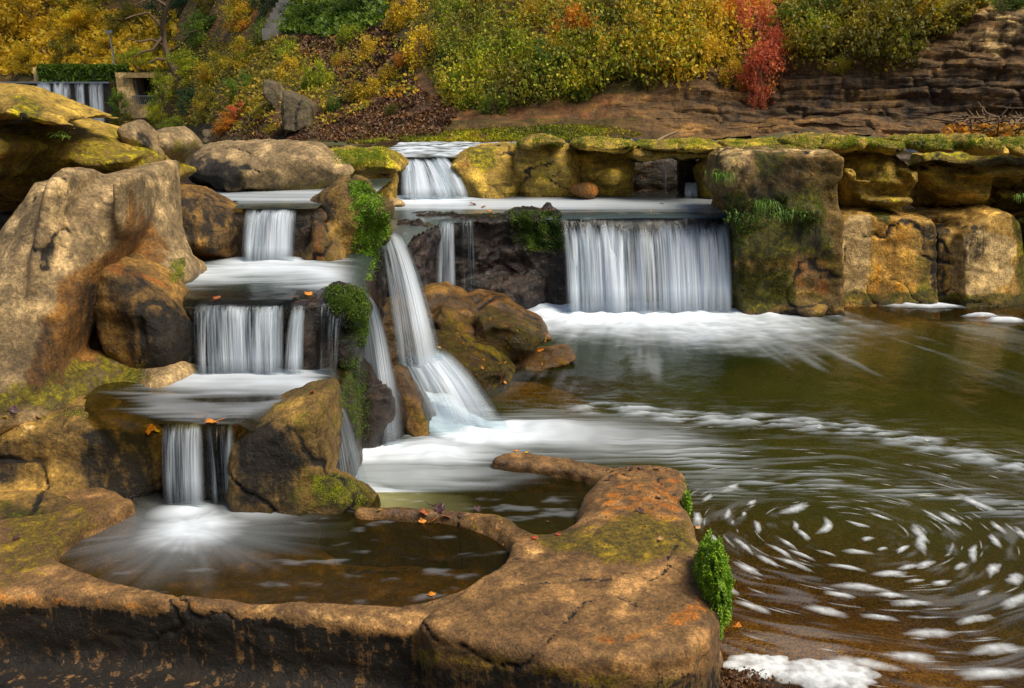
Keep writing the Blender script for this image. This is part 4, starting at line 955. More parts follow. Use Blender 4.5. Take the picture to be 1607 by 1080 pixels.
LM = {
 'yellow': leaf_mat('leaves_yellow', [(0, (0.163, 0.146, 0.018)), (.35, (0.489, 0.358, 0.019)), (.65, (0.900, 0.620, 0.024)), (1, (0.900, 0.815, 0.049))]),
 'gold': leaf_mat('leaves_gold', [(0, (0.146, 0.120, 0.014)), (.3, (0.411, 0.302, 0.018)), (.6, (0.773, 0.520, 0.024)), (1, (0.900, 0.677, 0.049))]),
 'gold_old': leaf_mat('leaves_goldbrown', [(0, (0.196, 0.115, 0.018)), (.35, (0.586, 0.310, 0.019)), (.65, (0.900, 0.474, 0.019)), (1, (0.900, 0.718, 0.033))]),
 'lime': leaf_mat('leaves_lime', [(0, (0.065, 0.115, 0.009)), (.35, (0.228, 0.310, 0.018)), (.65, (0.556, 0.556, 0.019)), (1, (0.900, 0.783, 0.033))]),
 'green': leaf_mat('leaves_green', [(0, (0.024, 0.056, 0.009)), (.4, (0.082, 0.163, 0.013)), (.7, (0.196, 0.294, 0.018)), (1, (0.489, 0.457, 0.024))]),
 'dark': leaf_mat('leaves_dark', [(0, (0.013, 0.033, 0.018)), (.5, (0.033, 0.082, 0.028)), (1, (0.099, 0.163, 0.033))]),
 'red': leaf_mat('leaves_red', [(0, (.20, .06, .02)), (.3, (.55, .11, .05)), (.6, (.72, .20, .08)), (.85, (.78, .32, .08)), (1, (.70, .45, .05))], trans=.45, nscale=1.5),
 'orange': leaf_mat('leaves_orange', [(0, (0.228, 0.115, 0.019)), (.35, (0.586, 0.246, 0.019)), (.65, (0.900, 0.376, 0.024)), (1, (0.900, 0.620, 0.033))]),
 'mixed': leaf_mat('leaves_mixed', [(0, (0.082, 0.115, 0.013)), (.3, (0.261, 0.278, 0.018)), (.55, (0.653, 0.489, 0.024)), (.8, (0.815, 0.358, 0.033)), (1, (0.653, 0.163, 0.033))], nscale=1.2),
 'olive': leaf_mat('leaves_olive', [(0, (0.049, 0.056, 0.009)), (.4, (0.180, 0.163, 0.018)), (.7, (0.392, 0.310, 0.019)), (1, (0.685, 0.457, 0.033))]),
}
M['bark'] = plain('bark', (.14, .09, .05), .85, .4, 30, .6)
YFIX = {'green creeper on the pillar left of the tunnel': 57, 'small lime bush below the tunnel railing': 56, 'lime green bush hanging beside the railing of the tunnel': 57, 'low lime green bush above the dark tunnel opening': 58}
def shrub(px, py, rx, rz, pal, label, off=.35, kind='shrub', k=None, Y=None, group='bushes on the slope behind the falls', ry=None, rot=0.):
    """bush whose middle stands where the photo shows it, sized rx, rz in photo pixels"""
    Y = YFIX.get(label, Y)
    if Y is None:
        p, n = hit(px, py)
    else: p = PY(px, py, Y)
    s = p[1] / FOC * 1.02
    RX, RZ = rx * s, rz * s; RY = ry * s if ry else min(RX, RZ) * .75
    if Y is None: p = p + np.array([0, -RY * off, 0])
    root = bpy.data.objects.new(kind, None); COL.objects.link(root)
    root.location = (p[0], p[1], p[2] - RZ); root.empty_display_size = .2
    tag(root, label, 'bush' if kind != 'tree' else 'tree', group)
    t = TEMPL[k if k is not None else (int(px * 7 + py) % 4) + (4 if kind == 'shrub' and px > 400 else 0)]
    for me, nm, mt in ((t[0], 'foliage' if kind != 'tree' else 'crown', LM[pal]), (t[1], 'branches' if kind != 'tree' else 'trunk', M['bark'])):
        o = bpy.data.objects.new(nm, me); COL.objects.link(o); o.parent = root
        o.location = (0, 0, RZ); o.scale = (RX, RY, RZ); o.rotation_euler = (0, rot, (px * 1.3) % 6.28 if k is None or k < 4 else ((px % 7) - 3) * .08)
        o.material_slots[0].link = 'OBJECT'; o.material_slots[0].material = mt
    return root
BUSH = [
 # trees on the far slope at top left
 (10, 60, 75, 75, 'gold', 'golden orange tree filling the top left corner', 'tree'),
 (70, 20, 70, 60, 'gold', 'dense golden tree at the top edge right of the corner tree', 'tree'),
 (-40, 110, 60, 40, 'gold', 'low gold bush at the left edge above the weir', 'shrub'),
 (45, 98, 45, 30, 'yellow', 'yellow bush just above the left end of the weir', 'shrub'),
 (110, 85, 40, 32, 'olive', 'olive brown bush on the slope left of the lamp post', 'shrub'),
 (125, 45, 45, 36, 'yellow', 'bright yellow tree standing behind the lamp post', 'tree'),
 (150, 8, 50, 35, 'mixed', 'reddish gold tree at the top edge left of the bare branched tree', 'tree'),
 (175, 75, 32, 22, 'yellow', 'yellow green bush right beside the lamp post foot', 'shrub'),
 (205, 38, 36, 30, 'olive', 'thin olive tree behind the bare branched tree', 'tree'),
 (215, 92, 30, 16, 'lime', 'low lime green bush above the dark tunnel opening', 'shrub'),
 (262, 72, 36, 22, 'olive', 'olive green bush between the tunnel and the bare tree', 'shrub'),
 (275, 18, 40, 34, 'dark', 'dark green tree at the top edge above the tunnel', 'tree'),
 (322, 55, 36, 34, 'green', 'green bush on the slope right of the dark green tree', 'shrub'),
 (385, 30, 45, 36, 'mixed', 'tall orange and yellow speckled bush at the top, left of the steps', 'shrub'),
 (425, 12, 26, 34, 'dark', 'narrow dark evergreen beside the stone steps', 'tree'),
 (330, 8, 36, 26, 'olive', 'olive bush at the top edge between dark tree and speckled bush', 'shrub'),
 (255, 140, 24, 30, 'lime', 'lime green bush hanging beside the railing of the tunnel', 'shrub'),
 (245, 178, 22, 20, 'lime', 'small lime bush below the tunnel railing', 'shrub'),
 (185, 165, 16, 26, 'green', 'green creeper on the pillar left of the tunnel', 'shrub'),
 (302, 110, 40, 30, 'lime', 'lime green bush upper left of the concrete wall pieces', 'shrub'),
 (345, 115, 40, 34, 'mixed', 'yellow and green bush left of the concrete wall pieces', 'shrub'),
 (390, 88, 42, 30, 'mixed', 'orange tinted bush above the left concrete wall piece', 'shrub'),
 (330, 165, 36, 30, 'olive', 'olive bush over the narrow grey post', 'shrub'),
 (300, 165, 22, 28, 'dark', 'dark ivy bush left of the olive bush over the post', 'shrub'),
 (385, 140, 34, 26, 'green', 'green bush touching the left side of the left concrete wall piece', 'shrub'),
 (200, 190, 40, 22, 'olive', 'low olive bush just behind the overhanging rock', 'shrub'),
 (285, 200, 30, 20, 'lime', 'low lime bush behind the pointed boulder', 'shrub'),
 (130, 176, 40, 16, 'green', 'flat green bush at the foot of the weir', 'shrub'),
 (235, 205, 30, 16, 'mixed', 'low rusty bush between the tunnel and the small ridge rock', 'shrub'),
 (365, 195, 34, 20, 'orange', 'low rust coloured bush left of the right concrete wall piece', 'shrub'),
 (430, 205, 14, 10, 'yellow', 'tiny bright yellow bush right above the big tan boulder', 'shrub'),
 (460, 112, 34, 22, 'yellow', 'yellow bush growing above the right concrete wall piece', 'shrub'),
 (500, 130, 26, 34, 'lime', 'yellow green bush right of the concrete wall pieces', 'shrub'),
 (490, 25, 50, 26, 'green', 'bright green ground bush right of the stone steps', 'shrub'),
 (555, 10, 44, 22, 'green', 'green bush at the top edge over the brown leafy slope', 'shrub'),
 (585, 85, 30, 24, 'gold', 'sparse gold bush in the middle of the brown leafy slope', 'shrub'),
 (582, 148, 40, 24, 'yellow', 'wide yellow bush low on the slope left of the tan earth patch', 'shrub'),
 (640, 30, 34, 34, 'yellow', 'bright yellow bush at the top above the tan earth patch', 'shrub'),
 (672, 75, 36, 40, 'yellow', 'tall golden yellow bush above the tan earth patch', 'shrub'),
 (640, 95, 22, 22, 'orange', 'small orange yellow bush left of the tall golden one', 'shrub'),
 (705, 25, 36, 34, 'lime', 'yellow lime bush at the top edge right of the bright yellow one', 'shrub'),
 (760, 20, 38, 30, 'olive', 'olive gold bush at the top edge over the big lime creeper', 'shrub'),
 (745, 75, 30, 26, 'olive', 'dull gold bush just above the big lime creeper', 'shrub'),
]
BUSH += [
 (620, 175, 24, 16, 'olive', 'low olive tuft on the brown leaf slope left of the bare earth', 'shrub'),
 (540, 95, 26, 20, 'mixed', 'small mixed bush in the upper brown leaf slope', 'shrub'),
 (530, 165, 22, 18, 'green', 'small green bush right of the concrete wall pieces', 'shrub'),
 (610, 120, 22, 18, 'gold', 'little gold bush above the wide yellow bush', 'shrub'),
 (555, 60, 34, 20, 'lime', 'lime bush on the upper slope left of the golden bushes', 'shrub'),
 (420, 60, 34, 26, 'green', 'dense green bush just below the stone steps', 'shrub'),
 (455, 85, 26, 20, 'lime', 'lime green bush right below the stone steps', 'shrub'),
 (380, 175, 22, 16, 'red', 'low red brown bush in the dip right of the narrow post', 'shrub'),
]
VINES = [
 (765, 120, 44, 52, 'lime', 'big bright lime creeper hanging over the foot of the cliff'),
 (722, 145, 26, 34, 'green', 'green creeper at the left flank of the big lime creeper'),
 (810, 145, 38, 38, 'olive', 'drooping olive creeper right of the big lime creeper'),
 (815, 75, 40, 34, 'lime', 'yellow green creeper above the drooping olive creeper'),
 (860, 120, 38, 46, 'green', 'green creeper curtain in the middle of the cliff foot'),
 (855, 30, 44, 34, 'gold', 'gold creeper at the top edge above the green curtain'),
 (905, 55, 40, 42, 'orange', 'rusty orange creeper over the middle of the cliff'),
 (905, 140, 28, 32, 'green', 'small green creeper hanging beside the bare cliff foot'),
 (950, 95, 32, 44, 'mixed', 'mixed yellow and rust creeper left of the golden maple'),
 (955, 20, 44, 28, 'olive', 'olive gold creeper at the top edge of the cliff middle'),
 (1005, 60, 38, 34, 'gold', 'golden creeper with dark gaps left of the golden maple'),
 (1015, 125, 22, 28, 'olive', 'thin olive creeper on the bare rock left of the golden maple'),
 (1085, 45, 42, 52, 'gold', 'golden yellow maple drooping next to the red maple'),
 (1115, 90, 34, 34, 'gold', 'lower gold branch mass touching the red maple'),
 (1060, 95, 28, 36, 'yellow', 'yellow creeper at the left of the golden maple'),
 (1130, 20, 36, 24, 'orange', 'orange maple at the top edge above the red one'),
 (1178, 55, 46, 52, 'red', 'scarlet red maple hanging over the cliff'),
 (1203, 112, 40, 50, 'red', 'lower tip of red leaves trailing down the cliff'),
 (1170, 10, 40, 22, 'orange', 'orange red leaves at the top edge of the red maple'),
 (1240, 40, 34, 42, 'green', 'dark green creeper immediately right of the red maple'),
 (1285, 55, 40, 32, 'lime', 'lime green creeper hanging above the bare layered cliff'),
 (1300, 15, 50, 24, 'green', 'green bush at the top edge above the lime creeper'),
 (1345, 62, 42, 34, 'olive', 'olive creeper mixed with pink leaves over the layered cliff'),
 (1395, 30, 48, 34, 'olive', 'brownish olive bush at the top of the cliff right of centre'),
 (1420, 72, 36, 26, 'lime', 'yellow green tip hanging lowest on the right part of the cliff'),
 (1470, 30, 44, 30, 'mixed', 'yellow and rust bush at the top right of the cliff'),
 (1530, 8, 44, 18, 'olive', 'olive bush at the top edge near the right corner'),
 (1600, 0, 46, 16, 'green', 'green bush in the top right corner'),
 (1188, 150, 16, 22, 'red', 'last small red spray hanging lowest on the cliff'),
 (1215, 80, 18, 40, 'red', 'thin red spray at the right edge of the red maple'),
 (1150, 120, 22, 26, 'gold', 'gold spray hanging left of the red leaf tip'),
 (1320, 100, 22, 14, 'mixed', 'rust tinted leaf spray under the lime creeper on the cliff'),
 (700, 100, 22, 36, 'green', 'narrow green creeper strip right of the tall golden bush'),
 (790, 165, 34, 20, 'lime', 'lime fringe at the very foot of the big lime creeper'),
 (745, 165, 26, 22, 'lime', 'lime tuft at the left foot of the big lime creeper'),
 (880, 85, 30, 30, 'yellow', 'yellow creeper between the green curtain and the rusty one'),
 (1390, 90, 34, 22, 'olive', 'lowest olive fringe over the layered cliff'),
]
for b_ in BUSH:
    shrub(b_[0], b_[1], b_[2], b_[3], b_[4], b_[5], kind=b_[6])
for i, b_ in enumerate(VINES):
    shrub(b_[0], b_[1], b_[2], b_[3], b_[4], b_[5], kind='creeper', k=4 + i % 4, off=.15, group='creepers hanging over the cliff')

# leaf litter, ivy and grass as uncountable ground cover
def scatter(name, poly, n, size, mat, lift=.02, up=0., grav=-.1):
    poly = np.array(poly, float); lo = poly.min(0); hi = poly.max(0)
    C = []
    rr = np.random.default_rng(len(name) + n)
    QQ = lo + rr.uniform(size=(n * 6, 2)) * (hi - lo)
    QQ = QQ[(poly_sd(QQ[:, 0], QQ[:, 1], poly) < 0) & (fbm(QQ[:, 0] * .03, QQ[:, 1] * .06, 0 * QQ[:, 0], 1, 3, 4) > grav + .25 * rr.normal(size=len(QQ)))][:n]
    for q in QQ:
        p, nn = hit(q[0], q[1]); C.append(p + nn * lift * rr.uniform(0, 2))
    C = np.array(C); sc = size
    V, F, r = leaf_cloud(C, sc, rng.uniform(0, 1, len(C)), up=up)
    return tag(mk(name, V, F, mat, attrs=dict(rnd=r), smooth=False), kind='stuff')
LM['litter'] = leaf_mat('leaf_litter', [(0, (.04, .022, .010)), (.4, (.11, .05, .02)), (.7, (.20, .09, .03)), (1, (.45, .24, .05))], .1, 1.5)
scatter('leaf_litter', [(500, 40), (640, 60), (660, 140), (720, 180), (690, 215), (560, 222), (330, 222), (370, 180), (450, 195), (540, 150), (500, 90)], 15000, .075, LM['litter'], .03, grav=-.12)
scatter('leaf_litter', [(440, 60), (620, 30), (620, 120), (560, 160), (520, 120)], 4500, .12, LM['litter'], .04, grav=-.05)
scatter('ivy', [(440, -5), (620, -5), (600, 40), (520, 60), (440, 50)], 5000, .22, LM['green'], .1, grav=-.2)
scatter('ivy', [(260, 60), (470, 60), (480, 130), (420, 180), (290, 200), (250, 150)], 7000, .13, LM['olive'], .1, grav=-.2)
scatter('ivy', [(500, 60), (640, 60), (660, 150), (600, 160), (520, 200), (360, 215), (380, 180)], 2500, .10, LM['mixed'], .06, grav=.12)
scatter('ivy', [(0, 20), (280, 20), (280, 110), (0, 118)], 6000, .38, LM['gold'], .2)
scatter('ivy', [(640, -5), (1560, -5), (1500, 50), (1300, 90), (1000, 120), (850, 160), (700, 170), (640, 60)], 20000, .10, LM['olive'], .06, up=.8, grav=-.15)
scatter('ivy', [(690, 40), (1100, 20), (1100, 110), (960, 140), (900, 165), (720, 175), (690, 150)], 7000, .07, LM['lime'], .3, up=1.2, grav=.02)
scatter('ivy', [(690, 40), (1100, 20), (1100, 110), (960, 140), (900, 165), (720, 175), (690, 150)], 7001, .07, LM['olive'], .3, up=1.2, grav=.02)
scatter('ivy', [(960, 0), (1170, 0), (1180, 90), (1060, 130), (980, 120)], 4000, .08, LM['gold'], .3, up=1.2, grav=.05)
scatter('ivy', [(1230, 0), (1480, 0), (1440, 100), (1250, 90)], 5000, .075, LM['olive'], .3, up=1.2, grav=.05)
scatter('grass', [(560, 212), (700, 205), (900, 196), (960, 200), (1010, 212), (960, 222), (540, 226)], 9000, .05, LM['olive'], .015, up=-1.5, grav=-.02)
scatter('grass', [(600, 214), (720, 208), (900, 198), (960, 206), (900, 220), (560, 226)], 3500, .05, LM['lime'], .02, up=-1.5, grav=.12)
print('veg', time.time() - T0)

# ------------------------------------------------------------------ water
def seg_d(X, Y, pts):
    """distance to polyline and running length"""
    pts = np.asarray(pts)[:, :2]
    D = np.full(X.shape, 1e9); L = np.zeros(X.shape); run = 0
    for a, b in zip(pts[:-1], pts[1:]):
        e = b - a; l = np.hypot(*e)
        t = np.clip(((X - a[0]) * e[0] + (Y - a[1]) * e[1]) / (l * l), 0, 1)
        d = np.hypot(X - a[0] - e[0] * t, Y - a[1] - e[1] * t)
        m_ = d < D; D = np.where(m_, d, D); L = np.where(m_, run + t * l, L); run += l
    return D, L, run
def radial(X, Y, c, r0, r1, n=14, seed=0, sx=1., sy=1., k=.5):
    dx = (X - c[0]) * sx; dy_ = (Y - c[1]) * sy
    r = np.hypot(dx, dy_); a = np.arctan2(dy_, dx)
    s = perlin(np.cos(a) * n / 3, np.sin(a) * n / 3, r * .8, seed) + .5 * perlin(np.cos(a) * n, np.sin(a) * n, r * 1.6, seed + 1)
    rr = r * (1 + k * s)
    return 1 - sstep(r0, r1, rr)
def pl(*pts, z=0): return [P(a, b, z)[:2] for a, b in pts]
def wsheet(xs, ys, z, foamfn, mat, shal=None, keep=None, lippoly=None, fmax=1., hump=0., lump=.03, wav=.004):
    X, Y = np.meshgrid(xs, ys, indexing='ij')
    f = np.clip(foamfn(X, Y), 0, 1.) * fmax; f = f * (.8 + .2 * f)
    s = shal(X, Y) if shal else 0 * X
    Z = z + lump * np.clip(f, 0, 1) * (1 + .9 * fbm(X, Y, 0 * X, 3.2, 2, 71))
    if lippoly is not None: Z = Z - .05 * sstep(.10, .0, -poly_sd(X, Y, lippoly))
    Z = Z + wav * fbm(X, Y, 0 * X, 2.5, 3, 2)
    V = np.stack([X.ravel(), Y.ravel(), Z.ravel()], 1); F = grid_faces(len(xs), len(ys))
    if keep is not None:
        kp = keep(X, Y).ravel(); F = F[kp[F].all(1)]
        used = np.zeros(len(V), bool); used[F.ravel()] = True
        re = np.cumsum(used) - 1; F = re[F]; V = V[used]; f = f.ravel()[used]; s = s.ravel()[used]
    F = F  # counter clockwise from above
    return tag(mk('water', V, F, mat, attrs=dict(foam=np.clip(f, 0, 1).ravel(), shallow=s.ravel())), kind='structure')

W_main = water_mat('pool_water', body=(.017, .023, .003), tint=(.72, .58, .22), turb=.70, rough=.13, wave=.45)
W_amber = water_mat('amber_water', body=(.042, .036, .008), tint=(.50, .44, .18), turb=.35, rough=.15, wave=.5)
W_teal = water_mat('sliding_water', body=(.06, .085, .075), tint=(.50, .58, .48), turb=.50, rough=.18, wave=.7)

fallA = pl((893, 492), (960, 494), (1050, 490), (1145, 478))
line1 = pl((860, 640), (960, 642), (1080, 656), (1200, 662), (1330, 672), (1420, 690), (1520, 712), (1660, 750))
line2 = pl((1082, 772), (1200, 757), (1330, 760), (1450, 772), (1620, 800))
B1 = pl((655, 620), (700, 665), (745, 685), (850, 680), (1010, 688))
B2 = pl((575, 715), (640, 712), (720, 712), (790, 700))
B3 = pl((545, 775), (600, 790), (680, 800))
CE = P(1335, 835, 0)
def foam_main(X, Y):
    d, L, R = seg_d(X, Y, fallA)
    dx = X - fallA[1][0]
    src = P(1000, 400, 0); a = np.arctan2(X - src[0], -(Y - src[1])) * 9
    r = np.hypot(X - src[0], Y - src[1])
    s = perlin(a, r * .5, 0 * X, 3) + .6 * perlin(a * 3, r * .7, 0 * X, 4) + .35 * perlin(a * 8, r * 1.1, 0 * X, 5)
    reach = 1.9 + .9 * sstep(1.0, 3.2, X) * sstep(12.9, 11.3, Y) + .5 * s
    s2 = fbm(X * 1.4, Y * 3.5, 0 * X, 2.2, 3, 66)
    f = (1 - sstep(.0, 1., d / reach + .14 * s2)) ** 1.25 * (1.12 - .14 * s - .25 * s2)
    # faint streaks further out
    f = np.maximum(f, .26 * sstep(.1, .8, s + .3 * s2) * (1 - sstep(.5, 5.2, d)) * sstep(-.5, .5, X * .5) )
    for pts, w0, w1, st, sd in ((B1, .34, .50, .92, 1), (B2, .32, .36, .9, 2), (B3, .20, .26, .75, 3), (pl((580, 745), (650, 750), (760, 742), (800, 735)), .22, .28, .42, 4)):
        d, L, R = seg_d(X, Y, pts); t = L / R
        n = perlin(d * 6, L * .8, 0 * X, sd) + .6 * perlin(X * 1.2, Y * 16, 0 * X, sd + 5) + .4 * perlin(X * 2.2, Y * 38, 0 * X, sd + 8)
        w = w0 + (w1 - w0) * t
        fade = 1 - sstep(.40, 1.1, t)
        f = np.maximum(f, (1 - sstep(.1, 1.5, d / w + .45 * n)) * st * (.25 + .75 * fade))
    d, L, R = seg_d(X, Y, pl((760, 688), (900, 690), (1050, 700), (1100, 720)))
    n = perlin(X * .9, Y * 22, 0 * X, 14) + .5 * perlin(X * 2, Y * 50, 0 * X, 15)
    f = np.maximum(f, .42 * (1 - sstep(.1, .75, d + .2 * n)) * sstep(-.25, .45, n))
    d, L, R = seg_d(X, Y, line1)
    n = fbm(X * 2.2, Y * 9, 0 * X, 1.5, 4, 17)
    f = np.maximum(f, (1 - sstep(0, .30, d - .10 * n)) * np.clip(.16 + 1.0 * n, 0, .5) * sstep(0, .5, L))
    f = np.maximum(f, .08 * (1 - sstep(0, .9, d)) * sstep(-.1, .5, n))
    d, L, R = seg_d(X, Y, line2)
    n = fbm(X * 1.5, Y * 16, 0 * X, 1.5, 4, 18)
    f = np.maximum(f, (1 - sstep(0, .40, d - .05 * n)) * np.clip(.0 + .8 * n, 0, .3))
    # eddy arcs
    wx_ = .22 * fbm(X, Y, 0 * X, .9, 2, 77); ex, ey = (X - CE[0]) / 1.25 + wx_, (Y - CE[1]) + .22 * fbm(X, Y, 0 * X, .9, 2, 78); r = np.hypot(ex, ey); th = np.arctan2(ey, ex)
    n = perlin(r * 9, np.cos(th) * 2.2, np.sin(th) * 2.2, 20) + .7 * perlin(r * 22, np.cos(th) * 4, np.sin(th) * 4, 21) + .4 * perlin(r * 50, np.cos(th) * 7, np.sin(th) * 7, 23)
    m_ = sstep(.12, .4, r) * (1 - sstep(1.5, 2.3, r))
    f = np.maximum(f, m_ * np.clip((n - .14) * .2, 0, .09) * sstep(-.35, .25, fbm(X, Y, 0 * X, 1.1, 2, 79)))
    # foam by the right wall
    for q, rx, ry in ((P(1455, 481, 0), .65, .13), (P(1575, 504, 0), .3, .12), (P(1540, 497, 0), .3, .05), (P(848, 556, 0), .22, .14), (P(835, 572, 0), .12, .1)):
        rr = np.hypot((X - q[0]) / rx, (Y - q[1]) / ry); f = np.maximum(f, (1 - sstep(.5, 1.1, rr + .35 * fbm(X, Y * 3, 0 * X, 6, 2, 8))) * .75)
    return f
def shal_main(X, Y):
    g = P(1190, 1040, 0); d = np.hypot((X - g[0]) * .75, (Y - g[1]) * 1.0)
    s = 1 - sstep(.5, 2.4, d)
    w = P(1480, 490, 0); s = np.maximum(s, .8 * (1 - sstep(.2, 1.1, np.hypot((X - w[0]) * .3, Y - w[1]))))
    w = P(850, 600, 0); s = np.maximum(s, .7 * (1 - sstep(.2, 1.1, np.hypot((X - w[0]) * .6, Y - w[1]))))
    w = P(850, 780, 0); s = np.maximum(s, .75 * (1 - sstep(.25, .75, np.hypot((X - w[0]) * .8, Y - w[1]))))
    return s
ys = [2.2]
while ys[-1] < 13.9: ys.append(ys[-1] + .0085 * (ys[-1] / 5) ** 1.45)
xs = np.arange(-2.6, 8.6, .024)
wsheet(xs, np.array(ys), 0., foam_main, W_main, shal_main, wav=.008, lump=.07, hump=.09)
# far extension of the pool beyond the frame
V, F = boxm(8.55, 30, -6, 13.5, -.3, .0); 
tag(mk('water', V, F, W_main, attrs=dict(foam=np.zeros(8), shallow=np.zeros(8)), smooth=False), kind='structure')

c4 = P(300, 832, Z4)
def foam4(X, Y):
    f = radial(X, Y, c4, .0, .62, 12, 1, 1., 1.2, .16) ** 1.5 * 1.02
    f = .92 * f * (.88 + .3 * fbm(X * 3, Y * 8, 0 * X, 2, 3, 12))
    f = np.maximum(f, .22 * radial(X, Y, c4, .0, 1.0, 20, 4, 1, 1.3, .22))
    q = P(400, 800, Z4); f = np.maximum(f, .45 * (1 - sstep(0, .30, np.hypot((X - q[0]) * .6, Y - q[1]))))
    q2 = P(290, 806, Z4); f = np.maximum(f, .85 * (1 - sstep(0, .25, np.hypot((X - q2[0]) * .7, Y - q2[1]))))
    n = fbm(X * 2, Y * 7, 0 * X, 1.6, 3, 3)
    return np.maximum(f, .12 * sstep(.2, .5, n))
lo = P(20, 960, Z4); hi = P(870, 780, Z4)
wsheet(np.arange(-2.9, .62, .014), np.arange(4.36, 5.9, .014), Z4, foam4, W_amber, lambda X, Y: .55 + 0 * X, lump=.035, wav=.003)

def foam3(X, Y):
    a = pl((315, 590), (450, 590), z=Z3); d, L, R = seg_d(X, Y, a)
    s = perlin(X * 1.5 + Y * 2, Y * 9, 0 * X, 2) + .5 * perlin(X * 3, Y * 25, 0 * X, 3)
    f = (1 - sstep(.0, .62, d + .28 * s))
    d, L, R = seg_d(X, Y, pl((300, 600), (400, 600), (480, 605), (530, 620), z=Z3))
    f = np.maximum(f, (1 - sstep(.0, .40, d + .15 * s)) * .95)
    d, L, R = seg_d(X, Y, pl((250, 640), (330, 650), (420, 640), (500, 610), z=Z3))
    f = np.maximum(f, (1 - sstep(.0, .3, d + .22 * s)) * .38)
    return f * (.85 + .3 * s) * sstep(0, .22, -poly_sd(X, Y, K3))
K3 = np.array([P(a, b, Z3)[:2] for a, b in ((120, 640), (150, 652), (200, 668), (240, 684), (252, 696), (374, 696), (386, 672), (440, 645), (500, 618), (526, 606), (540, 580), (540, 545), (100, 545))])
wsheet(np.arange(-3.2, -1.2, .02), np.arange(5.72, 7.2, .016), Z3, foam3, W_amber, lambda X, Y: .5 + 0 * X, lump=.03,
       keep=lambda X, Y: poly_sd(X, Y, K3) < .02, lippoly=K3, fmax=.74)
def foam2(X, Y):
    s = perlin(X * 1.2, Y * 8, 0 * X, 2) + .6 * perlin(X * 2.5, Y * 24, 0 * X, 3)
    d, L, R = seg_d(X, Y, pl((300, 432), (400, 422), (480, 424), (545, 440), (580, 462), z=Z2))
    f = (1 - sstep(.0, .72, d + .25 * s)) * (.95 + .25 * s)
    d, L, R = seg_d(X, Y, pl((385, 412), (460, 412), z=Z2))
    f = np.maximum(f, 1 - sstep(.0, .5, d))
    return f * sstep(7.05, 7.7, Y) * sstep(0, .35, -poly_sd(X, Y, kp2a))
kp2a = smooth_poly(np.array(t2), 1)
kp2 = np.array(t2); kp2 = smooth_poly(kp2, 1)
wsheet(np.arange(-3.6, -1.05, .024), np.arange(6.9, 9.3, .02), Z2, foam2, W_teal, lambda X, Y: .95 * sstep(7.9, 7.2, Y), lump=.03,
       keep=lambda X, Y: (poly_sd(X, Y, kp2) < .03), lippoly=kp2, fmax=.74)
def foam1(X, Y):
    s = perlin(X * .8, Y * 7, 0 * X, 5)
    return .5 * sstep(9.1, 9.6, Y + .1 * s) * (1 - sstep(10.2, 11, Y)) * (.8 + .3 * s)
wsheet(np.arange(-3.9, -1.5, .05), np.arange(8.88, 11.8, .03), Z1, foam1, W_teal, lump=.0, keep=lambda X, Y: ((X > PY(365, 340, 8.9)[0] - .25 * (Y - 8.9)) & (X < -1.95 + .05 * (Y - 8.9))) | (Y > 9.5))
def foamP(X, Y):
    s = perlin(X * .5, Y * 5, 0 * X, 6) + .6 * perlin(X * 1.0, Y * 16, 0 * X, 7)
    c = 14.25 - .10 * np.maximum(X - 1.5, 0)
    f = (1 - sstep(.25, 1.1, np.abs(Y - c) + .30 * s)) * (1 - .65 * sstep(.4, 3.4, X)) * .50
    q = PY(660, 314, 14.7); f = np.maximum(f, .95 * (1 - sstep(.1, 1.3, np.hypot((X - q[0]) * .7, (Y - q[1])) + .2 * s)))
    return f + .05
kp0 = np.array(t0)
wsheet(np.arange(-2.3, 4.4, .04), np.concatenate([np.arange(10.2, 12.4, .04), np.arange(12.4, 15.6, .025)]), ZP, foamP, W_teal, lump=.0, wav=.004,
       keep=lambda X, Y: (poly_sd(X, Y, kp0) < .02), lippoly=kp0)
def foamT(X, Y):
    s = fbm(X * 1.2, Y * 3, 0 * X, 2.0, 3, 6)
    return np.clip(.35 + 1.4 * s, .05, 1) * sstep(15.2, 15.6, Y)
wsheet(np.arange(-2.6, 1.0, .05), np.arange(15.2, 19.2, .04), ZT + .02, foamT, W_teal, lump=.03, wav=.03, keep=lambda X, Y: (X > -2.4) & (X < .0 + .3 * (Y - 16)))

